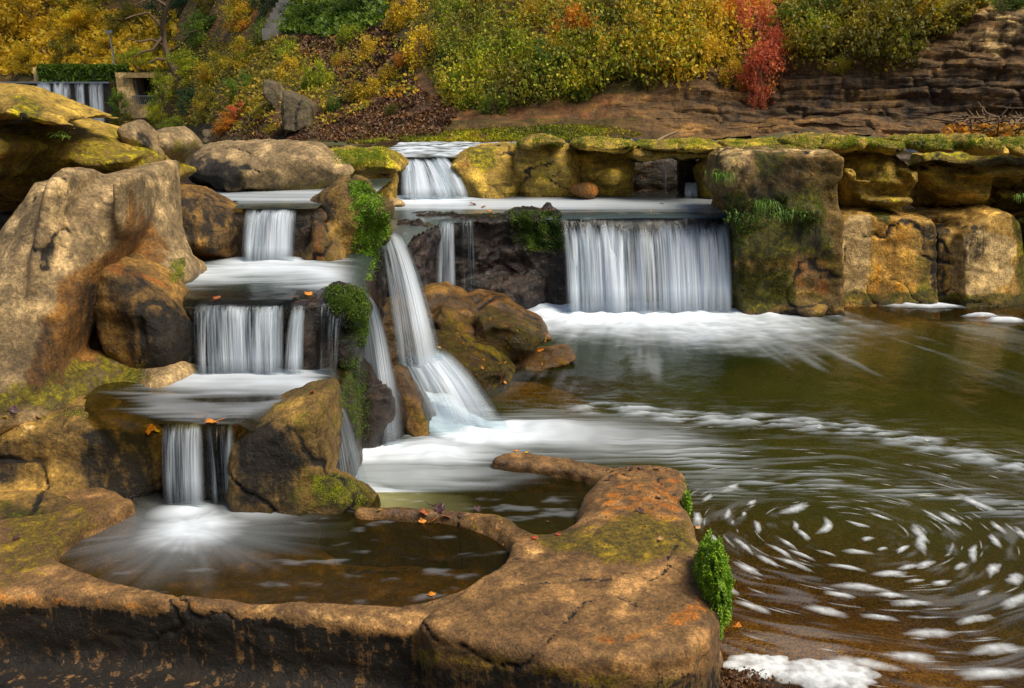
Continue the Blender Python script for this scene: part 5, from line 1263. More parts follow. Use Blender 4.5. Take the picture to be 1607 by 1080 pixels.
# ------------------------------------------------------------------ falling water
def fall(label, lip, base, mat, nu=60, nv=40, back=.18, amp=.03, slide=0., layers=2, name='waterfall', bulge=0., fe=.12, fr=5., sag=2.0, group=None, lipn=.05):
    """lip/base: lists of world points; the sheet leaves the lip level and falls on a parabola"""
    lip = np.array(lip, float); base = np.array(base, float)
    def rs(A, n):
        d = np.r_[0, np.cumsum(np.linalg.norm(np.diff(A, axis=0), axis=1))]; t = np.linspace(0, d[-1], n)
        return np.stack([np.interp(t, d, A[:, i]) for i in range(3)], 1), d[-1]
    L, wl = rs(lip, nu); B, wb = rs(base, nu)
    Vs = []; Fs = []; uvs = []; ed = []; off = 0
    W = max(wl, wb)
    dirh = (B - L)[:, :2]; hl = np.linalg.norm(dirh, axis=1)
    ua = np.linspace(0, W, nu); dm = dirh.mean(0); dm = dm / (np.linalg.norm(dm) + 1e-6)
    q_ = lipn * perlin(ua * 2.6 + wl, 0 * ua, 0 * ua, 5); L[:, 0] += dm[0] * q_; L[:, 1] += dm[1] * q_; L[:, 2] += .25 * lipn * perlin(ua * 4 + wl, 0 * ua + 3, 0 * ua, 6)
    q_ = 2.2 * lipn * perlin(ua * 3.1 + wl, 0 * ua + 9, 0 * ua, 7); B[:, 0] += dm[0] * q_; B[:, 1] += dm[1] * q_
    for ly in range(layers):
        rows = []
        for j in range(nv):
            s = j / (nv - 1)
            if s < .12:
                k = s / .12; p = L.copy(); p[:, :2] -= dm * back * (1 - k); p[:, 2] += .004
                t = 0
            else:
                t = (s - .12) / .88
                p = L + (B - L) * t
                p[:, 2] = L[:, 2] + (B[:, 2] - L[:, 2]) * ((1 - slide) * t ** sag + slide * t)
                p[:, 2] += bulge * math.sin(math.pi * t)
            u = np.linspace(0, W, nu)
            n = perlin(u * fr + ly * 9, t * .7 + 0 * u, 0 * u, ly) + .5 * perlin(u * fr * 2.7, t * 1.2 + 0 * u, 0 * u, ly + 4)
            a = amp * n * min(1, t * 2.5) - ly * .05 * t
            p[:, 0] += dm[0] * a; p[:, 1] += dm[1] * a; p[:, 2] += abs(slide) * a
            rows.append(p)
            uvs.append(np.stack([u + ly * 3.3, np.full(nu, s)], 1))
            e = np.clip(np.minimum(np.arange(nu), nu - 1 - np.arange(nu)) / (nu * fe), 0, 1); ed.append(e)
        Vs.append(np.concatenate(rows))
        Fs.append(grid_faces(nv, nu) + off); off += nu * nv
    ob = mk(name, np.concatenate(Vs), np.concatenate(Fs), mat, uv=np.concatenate(uvs), attrs=dict(edge=np.concatenate(ed)))
    return tag(ob, label, 'waterfall', group)
FM = fall_mat('curtain_water', .44, .38, 1.3, base_fade=.16, grow=.45)
FM2 = fall_mat('veil_water', .50, .24, 2.2, base_fade=.16, grow=.45)
FM3 = fall_mat('jet_water', .46, .05, 2.4, base_fade=.28, grow=.5)
FMs = fall_mat('sparse_water', .22, .12, 2.6, base_fade=.1, grow=.12)
FMw = fall_mat('white_water', .60, .12, 1.6, base_fade=.45)
def W3(px, py, z): return P(px, py, z)
def PL(px, Y, z, py=None):
    """point at photo column px, depth Y, height z"""
    t = None
    u = (px - 803.5) / FOC
    fwd = Y * cT - (z - H) * sT
    return np.array([u * fwd, Y, z])
fall('wide white curtain waterfall dropping into the green pool', [PL(876, 12.75, ZP), PL(980, 12.82, ZP), PL(1080, 12.84, ZP), PL(1140, 12.84, ZP)], [PL(888, 12.3, 0), PL(980, 12.2, 0), PL(1080, 12.25, 0), PL(1150, 12.4, 0)], FM, nu=220, nv=60, back=.35, amp=.06, fe=.035, layers=2)
fall('small square waterfall at the back feeding the upper terrace', [PL(632, 15.2, ZT + .02), PL(672, 15.2, ZT + .02)], [PL(630, 14.55, ZP), PL(715, 14.7, ZP)], FM2, nu=60, back=.25, amp=.04, fe=.18)
fall('narrow side chute beside the small square waterfall', [PL(672, 15.2, ZT + .03), PL(690, 15.35, ZT + .05)], [PL(700, 14.7, ZP), PL(740, 14.75, ZP)], FM2, nu=30, back=.2, amp=.02, fe=.3)
fall('topmost short waterfall of the left cascade', [PL(386, 8.88, Z1), PL(470, 8.88, Z1)], [PL(377, 8.62, Z2), PL(462, 8.62, Z2)], FM2, nu=90, amp=.03, fe=.16)
fall('middle waterfall of the left cascade with fine separate strands', [PL(303, 6.95, Z2), PL(447, 6.93, Z2)], [PL(306, 6.78, Z3), PL(446, 6.76, Z3)], fall_mat('strand_water', .42, .22, 2.6, base_fade=.14, grow=.35), nu=140, amp=.03, fe=.12)
fall('thin bent strand right of the middle waterfall', [PL(462, 6.95, Z2), PL(482, 6.95, Z2)], [PL(442, 6.70, Z3), PL(470, 6.70, Z3)], FM2, nu=30, amp=.01, fe=.3)
fall('faint veil over the dark rock right of the bent strand', [PL(495, 6.98, Z2), PL(545, 7.1, Z2)], [PL(490, 6.75, Z3), PL(530, 6.8, Z3)], FMs, nu=40, amp=.01, fe=.3)
fall('nearest small waterfall dropping into the rounded pothole', [PL(256, 5.76, Z3), PL(318, 5.76, Z3)], [PL(252, 5.62, Z4), PL(322, 5.60, Z4)], fall_mat('near_strand_water', .46, .20, 3.4, base_fade=.2, grow=.3), nu=70, amp=.015, fe=.15, back=.12)
fall('sparse trickle right of the nearest small waterfall', [PL(322, 5.76, Z3), PL(368, 5.78, Z3)], [PL(325, 5.64, Z4), PL(366, 5.64, Z4)], fall_mat('trickle_water', .26, .2, 4.0, base_fade=.1, grow=.25), nu=50, amp=.012, fe=.2, back=.12)
fall('tall jet leaping off the upper terrace beside the mossy rock', [PY(597, 380, 9.95), PY(612, 372, 9.95), PY(624, 364, 10.0)], [PY(628, 622, 8.4), PY(664, 618, 8.35), PY(706, 605, 8.4)], FM3, nu=80, nv=60, back=.25, amp=.03, fe=.30, sag=1.8, layers=2)
fall('thin transparent strands dropping left of the tall jet', [PY(590, 386, 9.85), PY(612, 376, 9.9)], [PY(586, 500, 9.5), PY(616, 500, 9.4)], FMs, nu=40, back=.1, amp=.01, fe=.3)
fall('white water sliding from the foot of the tall jet into the pool', [PY(622, 560, 8.75), PY(696, 545, 8.8)], [PL(675, 7.75, .02), PL(805, 7.85, .02)], FMw, nu=60, nv=40, back=.1, amp=.05, slide=.25, fe=.4, name='waterfall')
fall('second long jet dropping off the moss covered ledge', [PY(548, 440, 7.9), PY(566, 452, 7.75), PY(580, 470, 7.6)], [PL(568, 7.55, .0), PL(605, 7.5, 0), PL(640, 7.6, .0)], FM3, nu=80, nv=60, back=.2, amp=.03, fe=.25, layers=2)
fall('short jet behind the upright mossy block', [PY(500, 603, 6.6), PY(514, 612, 6.5), PY(524, 632, 6.35)], [PL(520, 6.55, .0), PL(550, 6.5, 0), PL(582, 6.55, .0)], FM3, nu=50, nv=50, back=.2, amp=.02, fe=.25, layers=2)
fall('thin fall down the black rock wall', [PL(689, 12.3, ZP), PL(713, 12.4, ZP)], [PL(682, 12.0, .42), PL(716, 12.0, .42)], fall_mat('thin_veil', .42, .2, 2.6, base_fade=.1, grow=.35), nu=40, amp=.015, fe=.2)
fall('faint trickles down the black wall right of the thin fall', [PL(722, 12.45, ZP), PL(745, 12.5, ZP)], [PL(720, 12.15, .3), PL(748, 12.15, .3)], FMs, nu=40, amp=.015, fe=.3)
fall('small white fan of water sliding over the boulder under the thin fall', [PL(690, 12.0, .46), PL(712, 12.0, .46)], [PL(672, 11.5, .25), PL(748, 11.4, .14)], FMw, nu=30, nv=24, slide=.6, back=.05, amp=.02, fe=.35)
fall('hair thin trickle falling inside the ledge cave', [PL(1040, 15.0, 2.0), PL(1046, 15.0, 2.0)], [PL(1044, 14.9, ZP), PL(1050, 14.9, ZP)], FMw, nu=10, amp=.005, fe=.3, layers=1)
fall('short trickle at the right of the ledge cave', [PL(1074, 15.05, 1.62), PL(1094, 15.05, 1.62)], [PL(1074, 14.85, ZP), PL(1096, 14.85, ZP)], FM2, nu=20, amp=.01, fe=.15)
print('water', time.time() - T0)

# ------------------------------------------------------------------ foam patches in the eddy
M['foam'] = plain('foam', (.58, .56, .48), .6, .25, 22, .5)
m = NT('thin_foam'); ed = m.n('ShaderNodeAttribute', _attribute_name='edge').outputs['Fac']; pos = m.n('ShaderNodeNewGeometry').outputs['Position']
d_ = m.n('ShaderNodeBsdfDiffuse'); d_.inputs[0].default_value = (.66, .71, .75, 1); t_ = m.n('ShaderNodeBsdfTransparent'); x_ = m.n('ShaderNodeMixShader')
m.l(m.math('MULTIPLY', ed, m.ramp(m.noise(pos, 16, 4, .6), [(.3, .45), (.6, 1.)]), clamp=True), x_.inputs[0]); m.l(t_.outputs[0], x_.inputs[1]); m.l(d_.outputs[0], x_.inputs[2]); M['foam2'] = m.out(x_.outputs[0])
FP = [(175,608),(230,585,1.5),(285,620),(265,648),(225,648),(300,680),(395,635,2.0),(395,678),(415,700),(375,722),(265,727),(325,765,1.5),(275,785,1.8),(390,772,1.6),(410,750),(357,740),(470,745),(475,680,1.4),(550,675,1.4),(605,655,1.3),(545,742,1.4),(520,780,1.4),(630,797,2.0),(557,830,1.9),(505,850,2.),(630,850,1.8),(700,695,1.8),(705,720,1.5),(740,655),(780,660,1.8),(715,775,1.3),(835,745,1.5),(805,778,1.3),(885,785,1.4),(940,810,1.8),(860,845,1.),(755,820,1.3),(840,910,2.0),(730,945,2.6),(890,715,1.4),(900,683,1.4),(960,700,1.4),(940,865,1.6),(560,1020,2.4),(680,1005,2.4),(895,985,2),(880,1045,2.5),(290,880,1.6),(225,835,1.5),(190,710,1.3),(150,660,1.2),(840,620,2),(680,870,1.6),(572,710,.9),(610,735,.8),(660,735,.9),(675,780,.9),(690,815,.8),(470,890,1.8),(600,905,1.5)]
for i, q in enumerate(FP):
    px, py = 1000 + q[0] / 1.588, 400 + q[1] / 1.588; sc_ = (q[2] if len(q) > 2 else 1.) ** .8 * .042 * rng.uniform(.75, 1.15)
    c = P(px, py, 0); ex, ey = (c[0] - CE[0]) / 1.25, c[1] - CE[1]
    ang = math.atan2(ex, -ey) + math.pi
    ta = math.atan2(ex, -ey * 1.25); ta = math.atan2(ex * 1.0, -ey)      # tangent direction
    tx, ty = -ey, ex; l = math.hypot(tx, ty) + 1e-6; tx /= l; ty /= l
    rr = np.random.default_rng(i); n = 28; el_ = rr.uniform(1.3, 2.6); V = [(c[0], c[1], .014)]; F = []
    Rr = math.hypot(ex, ey) + .15
    for ring, (k, zz) in enumerate(((.5, .010), (1.15, .005), (1.2, .001))):
        for j in range(n):
            a = 2 * math.pi * j / n
            w = 1 + .28 * perlin(math.cos(a) * 1.3 + i, math.sin(a) * 1.3, .3, 3) + .15 * perlin(math.cos(a) * 4 + i, math.sin(a) * 4, .3, 5)
            lx = math.cos(a) * sc_ * el_ * k * w; ly = math.sin(a) * sc_ * .62 * k * w
            ly -= lx * lx / (2 * Rr) * 1.0
            V.append((c[0] + lx * tx + ly * (-ty) * -1 * -1, c[1] + lx * ty + ly * tx, zz))
    F3 = [[0, 1 + j, 1 + (j + 1) % n, 1 + (j + 1) % n] for j in range(n)]
    me = bpy.data.meshes.new('foam_patch')
    faces = [(0, 1 + j, 1 + (j + 1) % n) for j in range(n)]
    for r_ in range(2):
        faces += [(1 + r_ * n + j, 1 + (r_ + 1) * n + j, 1 + (r_ + 1) * n + (j + 1) % n, 1 + r_ * n + (j + 1) % n) for j in range(n)]
    me.from_pydata([tuple(np.array(v) - np.array([c[0], c[1], 0])) for v in V], [], faces); me.materials.append(M['foam2'])
    at_ = me.attributes.new('edge', 'FLOAT', 'POINT'); at_.data.foreach_set('value', np.array([.9] + [.55] * n + [0.] * (2 * n), np.float32))
    for p_ in me.polygons: p_.use_smooth = True
    o = bpy.data.objects.new('foam_patch', me); COL.objects.link(o); o.location = (c[0], c[1], 0.003)
    tag(o, 'small elongated white foam patch circling in the eddy of the green pool', 'foam patch', 'foam patches circling in the eddy')
V = []; F = []; e_ = []
rf = np.random.default_rng(42)
for i in range(300):
    a = rf.uniform(0, 6.283); r0 = .25 + 2.0 * rf.uniform() ** .8
    cx, cy = CE[0] + math.cos(a) * r0 * 1.25, CE[1] + math.sin(a) * r0
    if cx < P(1095, 850, 0)[0] + .05 or cy < 3.3: continue
    if fbm(np.array([cx]), np.array([cy]), np.array([0.]), 1.1, 2, 79)[0] < -.15: continue
    L_ = rf.uniform(.03, .11); w_2 = rf.uniform(.005, .014); o = len(V)
    for j in range(5):
        t = (j - 2) / 2; aa = a + t * L_ / r0
        for sgn in (-1, 0, 1):
            q = r0 + sgn * w_2; V.append((CE[0] + math.cos(aa) * q * 1.25, CE[1] + math.sin(aa) * q, .012)); e_.append(.5 * (1 - abs(t)) if sgn == 0 else 0.)
    for j in range(4):
        for k in range(2): F.append([o + j * 3 + k, o + j * 3 + k + 1, o + j * 3 + k + 4, o + j * 3 + k + 3])
tag(mk('foam', V, F, M['foam2'], attrs=dict(edge=e_)), kind='stuff')
for px, py, rx, ry, lab, sd in ((1186, 1048, .20, .12, 'creamy foam pile beside the slab at the bottom of the photo', 3), (1300, 1062, .27, .14, 'largest white foam pile on the shallow water at the bottom', 5)):
    c = P(px, py, 0); n = 72; V = [(0, 0, .02)]; e_ = [1.]
    for k, zz, ee in ((.35, .022, 1.), (.65, .019, .95), (.85, .013, .85), (1., .006, .5), (1.08, .0, 0.)):
        for j_ in range(n):
            a = 2 * math.pi * j_ / n
            w = 1 + .30 * perlin(math.cos(a) * 1.6 + sd, math.sin(a) * 1.6, .3, 3) + .14 * perlin(math.cos(a) * 5 + sd, math.sin(a) * 5, .3, 5)
            V.append((math.cos(a) * rx * k * w, math.sin(a) * ry * k * w, zz + .006 * perlin(math.cos(a) * k * 6, math.sin(a) * k * 6, sd, 7))); e_.append(ee)
    faces = [(0, 1 + j_, 1 + (j_ + 1) % n) for j_ in range(n)]
    for r_ in range(4): faces += [(1 + r_ * n + j_, 1 + (r_ + 1) * n + j_, 1 + (r_ + 1) * n + (j_ + 1) % n, 1 + r_ * n + (j_ + 1) % n) for j_ in range(n)]
    me = bpy.data.meshes.new('foam_pile'); me.from_pydata(V, [], faces); me.materials.append(M['foam2'])
    at_ = me.attributes.new('edge', 'FLOAT', 'POINT'); at_.data.foreach_set('value', np.array(e_, np.float32))
    for p_ in me.polygons: p_.use_smooth = True
    o = bpy.data.objects.new('foam_pile', me); COL.objects.link(o); o.location = (c[0], c[1], .005); tag(o, lab, 'foam patch')

# ------------------------------------------------------------------ far weir, portal, concrete, lamp
M['concrete'] = rock_mat('stained_concrete', (.20, .17, .11), (.09, .075, .045), vert=.5, sc=.35, bump=.3, moss=(.14, .15, .01))
M['greyc'] = plain('grey_concrete', (.20, .19, .17), .85, .4, 1.2, .4)
M['metal'] = plain('galvanised_metal', (.42, .43, .44), .4, .1, 20, .05, 1)
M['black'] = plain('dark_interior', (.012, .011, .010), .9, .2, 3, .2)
def thing(name, label, cat, loc, group=None):
    o = bpy.data.objects.new(name, None); COL.objects.link(o); o.location = loc; o.empty_display_size = .2
    return tag(o, label, cat, group)
def part(name, VF, mat, root, smooth=False, **kw):
    V, F = VF; V = np.asarray(V) - np.array(root.location)
    return mk(name, V, F, mat, parent=root, smooth=smooth, origin=False, **kw)
Yw = 66.
def bx(px0, px1, py0, py1, Y, dY):
    a = PY(px0, py1, Y); b = PY(px1, py0, Y)
    return boxm(a[0], b[0], Y, Y + dY, a[2], b[2])
a = PY(-200, 190, Yw); b = PY(175, 190, Yw)
r = thing('weir', 'long far weir with thin white curtains of water at top left', 'weir', (PY(60, 190, Yw)[0], Yw, PY(60, 190, Yw)[2]))
xa, xb = PY(-220, 130, Yw)[0], PY(172, 130, Yw)[0]; zt = PY(60, 131, Yw)[2]; zb = PY(60, 200, Yw)[2]
part('wall', boxm(xa, xb, Yw, Yw + 2, zb, zt), rock_mat('weir_wall', (.06, .05, .04), (.025, .022, .02), sc=.4, vert=.5, rough=.5), r, attrs=dict(stain_shade=np.zeros((8, 4)), wet=np.zeros(8)))
part('crest', boxm(xa, xb, Yw - .12, Yw + 2, zt + .003, zt + .12), M['metal'], r)
wm = fall_mat('weir_water', .50, .12, .35, base_fade=.2)
for px0, px1, d_ in ((58, 82, 0), (84, 114, 0), (118, 134, 0), (140, 164, 0)):
    n = 24; us = np.linspace(PY(px0, 130, Yw)[0], PY(px1, 130, Yw)[0], n); rows = []; uv = []; ed = []
    for j in range(20):
        s = j / 19; rows.append(np.stack([us, Yw - .16 - .5 * s + 0 * us, zt + .1 + (zb - zt) * s ** 1.3 + 0 * us], 1)); uv.append(np.stack([us, np.full(n, .1 + s * .9)], 1))
        ed.append(np.clip(np.minimum(np.arange(n), n - 1 - np.arange(n)) / 4, 0, 1))
    part('curtain', (np.concatenate(rows), grid_faces(20, n)), wm, r, True, uv=np.concatenate(uv), attrs=dict(edge=np.concatenate(ed)))
V, F = boxm(xa, xb, Yw + 1.9, Yw + 12, zt - .5, zt + .1)
tag(mk('water', V, F, W_teal, attrs=dict(foam=np.full(8, .1), shallow=np.zeros(8)), smooth=False), kind='structure')
def irr(VF, amp=.1, cut=8, seed=0):
    """bevelled, slightly irregular box: subdivide and displace"""
    V, F = VF
    return V, F
r = thing('retaining_wall', 'stained retaining wall hung with ivy behind the weir', 'wall', tuple(PY(130, 130, 68.5)))
part('wall', bx(55, 200, 106, 135, 68.5, 1), M['concrete'], r)
C = []
for i in range(2600):
    q = (rng.uniform(60, 200), 103 + abs(rng.normal()) * (9 + 7 * math.sin(rng.uniform(0, 6)))); C.append(PY(q[0], min(q[1], 131), 68.3 - rng.uniform(0, .25)))
V, F, rn = leaf_cloud(np.array(C), .34, rng.uniform(0, 1, len(C)), up=1.)
part('ivy', (V, F), LM['green'], r, attrs=dict(rnd=rn))
r = thing('tunnel_portal', 'square concrete tunnel opening with pitch dark inside', 'tunnel', tuple(PY(228, 165, 60)))
part('lintel', bx(196, 256, 114, 122, 59.6, 3), M['concrete'], r)
part('pillar', bx(188, 206, 114, 178, 59.8, 3), M['concrete'], r); part('pillar', bx(247, 262, 122.3, 185, 59.8, 3), M['concrete'], r)
part('sill', bx(206.3, 246.7, 164, 185, 59.7, 3), M['concrete'], r)
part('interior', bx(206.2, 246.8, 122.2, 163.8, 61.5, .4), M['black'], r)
part('side_wall', bx(206.2, 213, 122.2, 163.8, 60.1, 1.3), M['greyc'], r)
r = thing('railing', 'thin metal railing across the dark tunnel opening', 'railing', tuple(PY(228, 165, 59.2)))
z0 = PY(228, 165, 59.2)[2]; z1 = PY(228, 151, 59.2)[2]
x0, x1 = PY(208, 160, 59.2)[0], PY(245, 160, 59.2)[0]
part('rail', tube([(x0, 59.2, z1), (x1, 59.2, z1)], .035), M['metal'], r)
for i in range(13):
    x = x0 + (x1 - x0) * i / 12; part('baluster', tube([(x, 59.2, z0), (x, 59.2, z1)], .02, 5), M['metal'], r)
pb, _ = hit(180, 100)
p = PY(180, 101, 66); r = thing('street_lamp', 'slim grey lamp post with a small head among yellow trees', 'street lamp', tuple(p))
zt_ = PY(177, 52, 66)[2]
part('post', tube([p, (p[0] - .05, 66, (p[2] + zt_) / 2), (p[0] - .12, 66, zt_)], [.09, .07, .055], 8), M['metal'], r, True)
part('lamp_head', boxm(p[0] - .38, p[0] + .14, 65.85, 66.15, zt_ - .0, zt_ + .16), M['metal'], r)
def conc(label, poly, Y, T, seed):
    rock('concrete_block', label, 'concrete', [sil(poly, Y, T, .05, sm=0, nf=0, lean=.3)], M['concrete2'], warp=(.02, .8), rid=(.012, 2), h=.05, big=(.02, .8), mid=(.015, 2), seed=seed, stain_shade=stains_shade(moss=.32, dark=.32, pale=.0))
M['concrete2'] = rock_mat('old_concrete', (.27, .23, .17), (.13, .11, .08), vert=.5, sc=.5, moss=(.12, .12, .01), bump=.4, pale=(.42, .40, .36))
conc('broken grey concrete wall piece, the left one of two on the slope', [(412, 124), (432, 128), (440, 142), (462, 165), (455, 185), (436, 175), (414, 150)], 30, .5, 81)
conc('broken pale concrete wall piece, the right one of two on the slope', [(444, 140), (470, 150), (492, 165), (494, 198), (470, 208), (448, 206), (442, 170)], 26, .5, 82)
conc('narrow grey concrete post on the bank left of the tan boulder', [(316, 204), (329, 203), (330, 226), (317, 226)], 26, .15, 83)
r = thing('stone_steps', 'flight of grey stone steps climbing the slope at the top', 'steps', tuple(hit(436, 50)[0]))
for i in range(8):
    q, _ = hit(434 + i * 4, 50 - i * 8); part('step', boxm(q[0] - .5, q[0] + .5, q[1] - .7, q[1] + .5, q[2] - .4, q[2] + .12), M['greyc'], r)

# bare branched tree
r = thing('bare_tree', 'leaning tree with long bare branches above the tunnel', 'tree', tuple(PY(276, 118, 57)))
def branch(pts, r0, Y): return tube([PY(a, b, Y + c) for a, b, c in pts], np.linspace(r0, r0 * .3, len(pts)), 7)
part('trunk', branch([(278, 118, 0), (268, 95, 0), (258, 72, .2), (255, 40, 0), (262, 10, -.4), (275, -25, -.5)], .30, 57), M['bark'], r, True)
for bpts in ([(258, 72, .2), (238, 62, -.3), (218, 66, -.8), (200, 60, -1)], [(256, 45, 0), (232, 20, -.3), (210, 25, -.6), (196, 30, -1)], [(262, 84, .2), (285, 70, -.4), (300, 50, -.6), (310, 48, -.5)], [(257, 55, .2), (240, 78, -.5), (222, 82, -.8), (210, 90, -1)], [(262, 10, -.4), (240, -4, -.8), (215, 6, -1.)], [(268, 95, 0), (246, 92, -.5), (232, 100, -.8)]):
    part('limb', branch(bpts, .11, 57), M['bark'], r, True)

# driftwood, twigs, debris
def stick(label, pts, r0, mat, name='branch'):
    return tag(mk(name, *tube(pts, np.linspace(r0, r0 * .45, len(pts)), 7), mat), label, 'branch')
M['wood'] = plain('weathered_wood', (.34, .24, .14), .8, .3, 12, .4); M['wood2'] = plain('fresh_wood', (.55, .27, .10), .7, .2, 12, .3)
stick('peeled orange brown stick wedged beside the tall mossy block', [PY(1296, 262, 12.6), PY(1310, 266, 12.6), PY(1322, 273, 12.55)], .035, M['wood2'])
stick('pale dead branch lying behind the ledge below the cliff', [PY(1032, 222, 17.2), PY(1045, 214, 17.2), PY(1062, 207, 17.2)], .04, M['wood'])
parts = []
for i in range(150):
    a = PY(rng.uniform(1500, 1640), rng.uniform(182, 214), rng.uniform(15.2, 16.4)); d_ = rng.normal(size=3) * .22; d_[2] *= .6; parts.append(tube([a, a + d_ * .5 + rng.normal(size=3) * .03, a + d_], [.02, .015, .006], 4))
tag(mk('driftwood_heap', *join(parts), M['bark']), 'heap of twigs and driftwood on the ledge at the right edge', 'driftwood')
rock('mound', 'low mossy mound of earth under the driftwood heap', 'mound', [ell(tuple(PY(1585, 212, 15.9)), (.75, .6, .22))], M['olive'], h=.04, big=(.08, 2), mid=(.04, 5), seed=88, stain_shade=stains_shade(moss=.3, rust=.3))
C = np.array([PY(rng.uniform(1480, 1640), rng.uniform(195, 214), rng.uniform(15., 16.2)) for _ in range(260)])
V, F, rn = leaf_cloud(C, .10, rng.uniform(0, 1, len(C))); tag(mk('leaf_litter', V, F, LM['orange'], attrs=dict(rnd=rn), smooth=False), kind='stuff')

# grasses and ferns on the tall block
def blades(name, label, c, n, L, mat, spread=.1, droop=.6, w=.006, kind=None, cat='grass'):
    V = []; F = []; rn = []
    for i in range(n):
        a = rng.uniform(0, 6.28); d = np.array([math.cos(a), math.sin(a) - .5, 0]) * rng.uniform(.2, 1)
        p = np.array(c) + np.array([rng.normal() * spread, rng.normal() * spread * .3, rng.normal() * spread * .3]); l = L * rng.uniform(.5, 1.2)
        s = np.cross(d, [0, 0, 1]); s /= np.linalg.norm(s) + 1e-9; o = len(V); t_ = rng.uniform()
        for j in range(6):
            k = j / 5; q = p + d * l * k * .7 + np.array([0, 0, l * (k * .8 - droop * 1.6 * k * k)])
            ww = w * (1 - k * .9); V += [q - s * ww, q + s * ww]; rn += [t_, t_]
        for j in range(5): F.append([o + 2 * j, o + 2 * j + 1, o + 2 * j + 3, o + 2 * j + 2])
    return tag(mk(name, V, F, mat, attrs=dict(rnd=rn), smooth=False), label, cat, kind=kind)
LM['fern'] = leaf_mat('fern_green', [(0, (.03, .08, .01)), (.5, (.10, .22, .015)), (1, (.26, .36, .04))], .3, 3)
blades('grass_tuft', 'long drooping grass tuft in the middle of the tall block', PY(1200, 322, 12.05), 60, .40, LM['fern'], .07, .75, .007)
blades('fern', 'bright green fern clump on the upper left corner of the tall block', PY(1133, 275, 12.1), 70, .20, LM['fern'], .09, .8, .012, cat='fern')
blades('fern', 'low green plants left of the grass tuft on the tall block', PY(1165, 340, 12.05), 45, .14, LM['fern'], .14, .7, .012, cat='fern')
blades('fern', 'dark green plants right of the grass tuft on the tall block', PY(1236, 336, 12.0), 55, .15, LM['fern'], .12, .8, .012, cat='fern')
blades('fern', 'small fern on the mossy wall of the right edge rock', PY(1603, 310, 12.9), 50, .2, LM['fern'], .06, .7, .01, cat='fern')
blades('fern', 'tiny fern in the undercut of the overhanging rock', PY(103, 216, 7.2), 16, .14, LM['fern'], .03, .5, .008, cat='fern')
def mosspad(label, px, py, Y, rx, ry, rz, n=2500, size=.02):
    moss_tuft('moss_cushion', label, tuple(PY(px, py, Y)), (rx, ry, rz), n, M['moss'], size=size)
mosspad('small moss fringe at the far corner of the foreground slab', 1078, 790, 5.45, .02, .05, .07, 900, .012)

# ------------------------------------------------------------------ fallen leaves
def maple(name, label, c, size, mat, yaw, tilt=(0., 0.), curl=.3, cat='leaf', group=None, lobes=5):
    hf = [(.04, -.34), (.26, -.44), (.30, -.30), (.60, -.30), (.54, -.12), (.92, .10), (.72, .20), (.76, .40), (.44, .30), (.40, .42), (.46, .66), (.26, .60), (.16, .78), (.0, 1.0)]
    full = hf + [(-a_, b_) for a_, b_ in hf[-2::-1]]
    pts = []
    for a_, b_ in zip(full, full[1:] + full[:1]):
        pts += [a_, ((a_[0] + b_[0]) / 2, (a_[1] + b_[1]) / 2)]
    n = len(pts)
    V = [(0, 0, 0)] + [(x * .5, y * .5, 0) for x, y in pts] + [(x, y, 0) for x, y in pts]
    V = np.array(V) * size * .5
    rr = np.random.default_rng(int(abs(c[0] * 1000)) + int(size * 1e4))
    V[:, 2] = curl * size * ((V[:, 0] / size) ** 2 * 1.6 * rr.uniform(.3, 1) + (V[:, 1] / size) ** 2 * rr.uniform(-.3, 1.2)) + size * .07 * perlin(V[:, 0] / size * 5, V[:, 1] / size * 5, rr.uniform(0, 9), 2)
    faces = [(0, 1 + i, 1 + (i + 1) % n) for i in range(n)] + [(1 + i, 1 + n + i, 1 + n + (i + 1) % n, 1 + (i + 1) % n) for i in range(n)]
    st, sf = tube([(0, -size * .2, .002), (.01 * size, -size * .5, size * .05), (.05 * size, -size * .8, size * .1)], size * .014, 4)
    o = len(V); V = np.concatenate([V, st]); faces += [tuple(int(q) + o for q in f) for f in sf]
    me = bpy.data.meshes.new(name); me.from_pydata([tuple(v) for v in V], [], faces); me.materials.append(mat)
    for p_ in me.polygons: p_.use_smooth = True
    ob = bpy.data.objects.new(name, me); COL.objects.link(ob); ob.location = tuple(c); ob.rotation_euler = (tilt[0], tilt[1], yaw)
    md = ob.modifiers.new('thickness', 'SOLIDIFY'); md.thickness = .0012
    return tag(ob, label, cat, group)
bpy.context.view_layer.update(); DG = bpy.context.evaluated_depsgraph_get()
def drop(px, py, lift=.012):
    dg = DG
    d = ray(px, py); o = Vector((0, 0, H)); t = 0
    dv = Vector(d).normalized()
    for _ in range(12):
        ok, loc, nor, idx, ob, mt = SC.ray_cast(dg, o, dv)
        if not ok: return PY(px, py, 8), (0, 0)
        if ob.name.startswith(('water', 'waterfall')) and loc.z > 3: o = loc + dv * .01; continue
        if ob.name.startswith('waterfall'): o = loc + dv * .01; continue
        return np.array(loc) + np.array(nor) * lift, (-math.asin(max(-.9, min(.9, nor.y))), math.asin(max(-.9, min(.9, nor.x))))
    return np.array(loc), (0, 0)
LC = dict(rust=plain('rust_leaf', (.36, .10, .025), .55, .4, 60, .3), orange=plain('orange_leaf', (.62, .22, .02), .55, .35, 60, .3), brown=plain('brown_leaf', (.09, .04, .025), .6, .4, 60, .3),
          purple=plain('purple_leaf', (.06, .025, .03), .5, .4, 60, .3), yellow=plain('yellow_leaf', (.60, .40, .03), .55, .3, 60, .3), red=plain('red_leaf', (.45, .06, .03), .55, .3, 60, .3), tan=plain('tan_leaf', (.42, .24, .10), .6, .3, 60, .3))
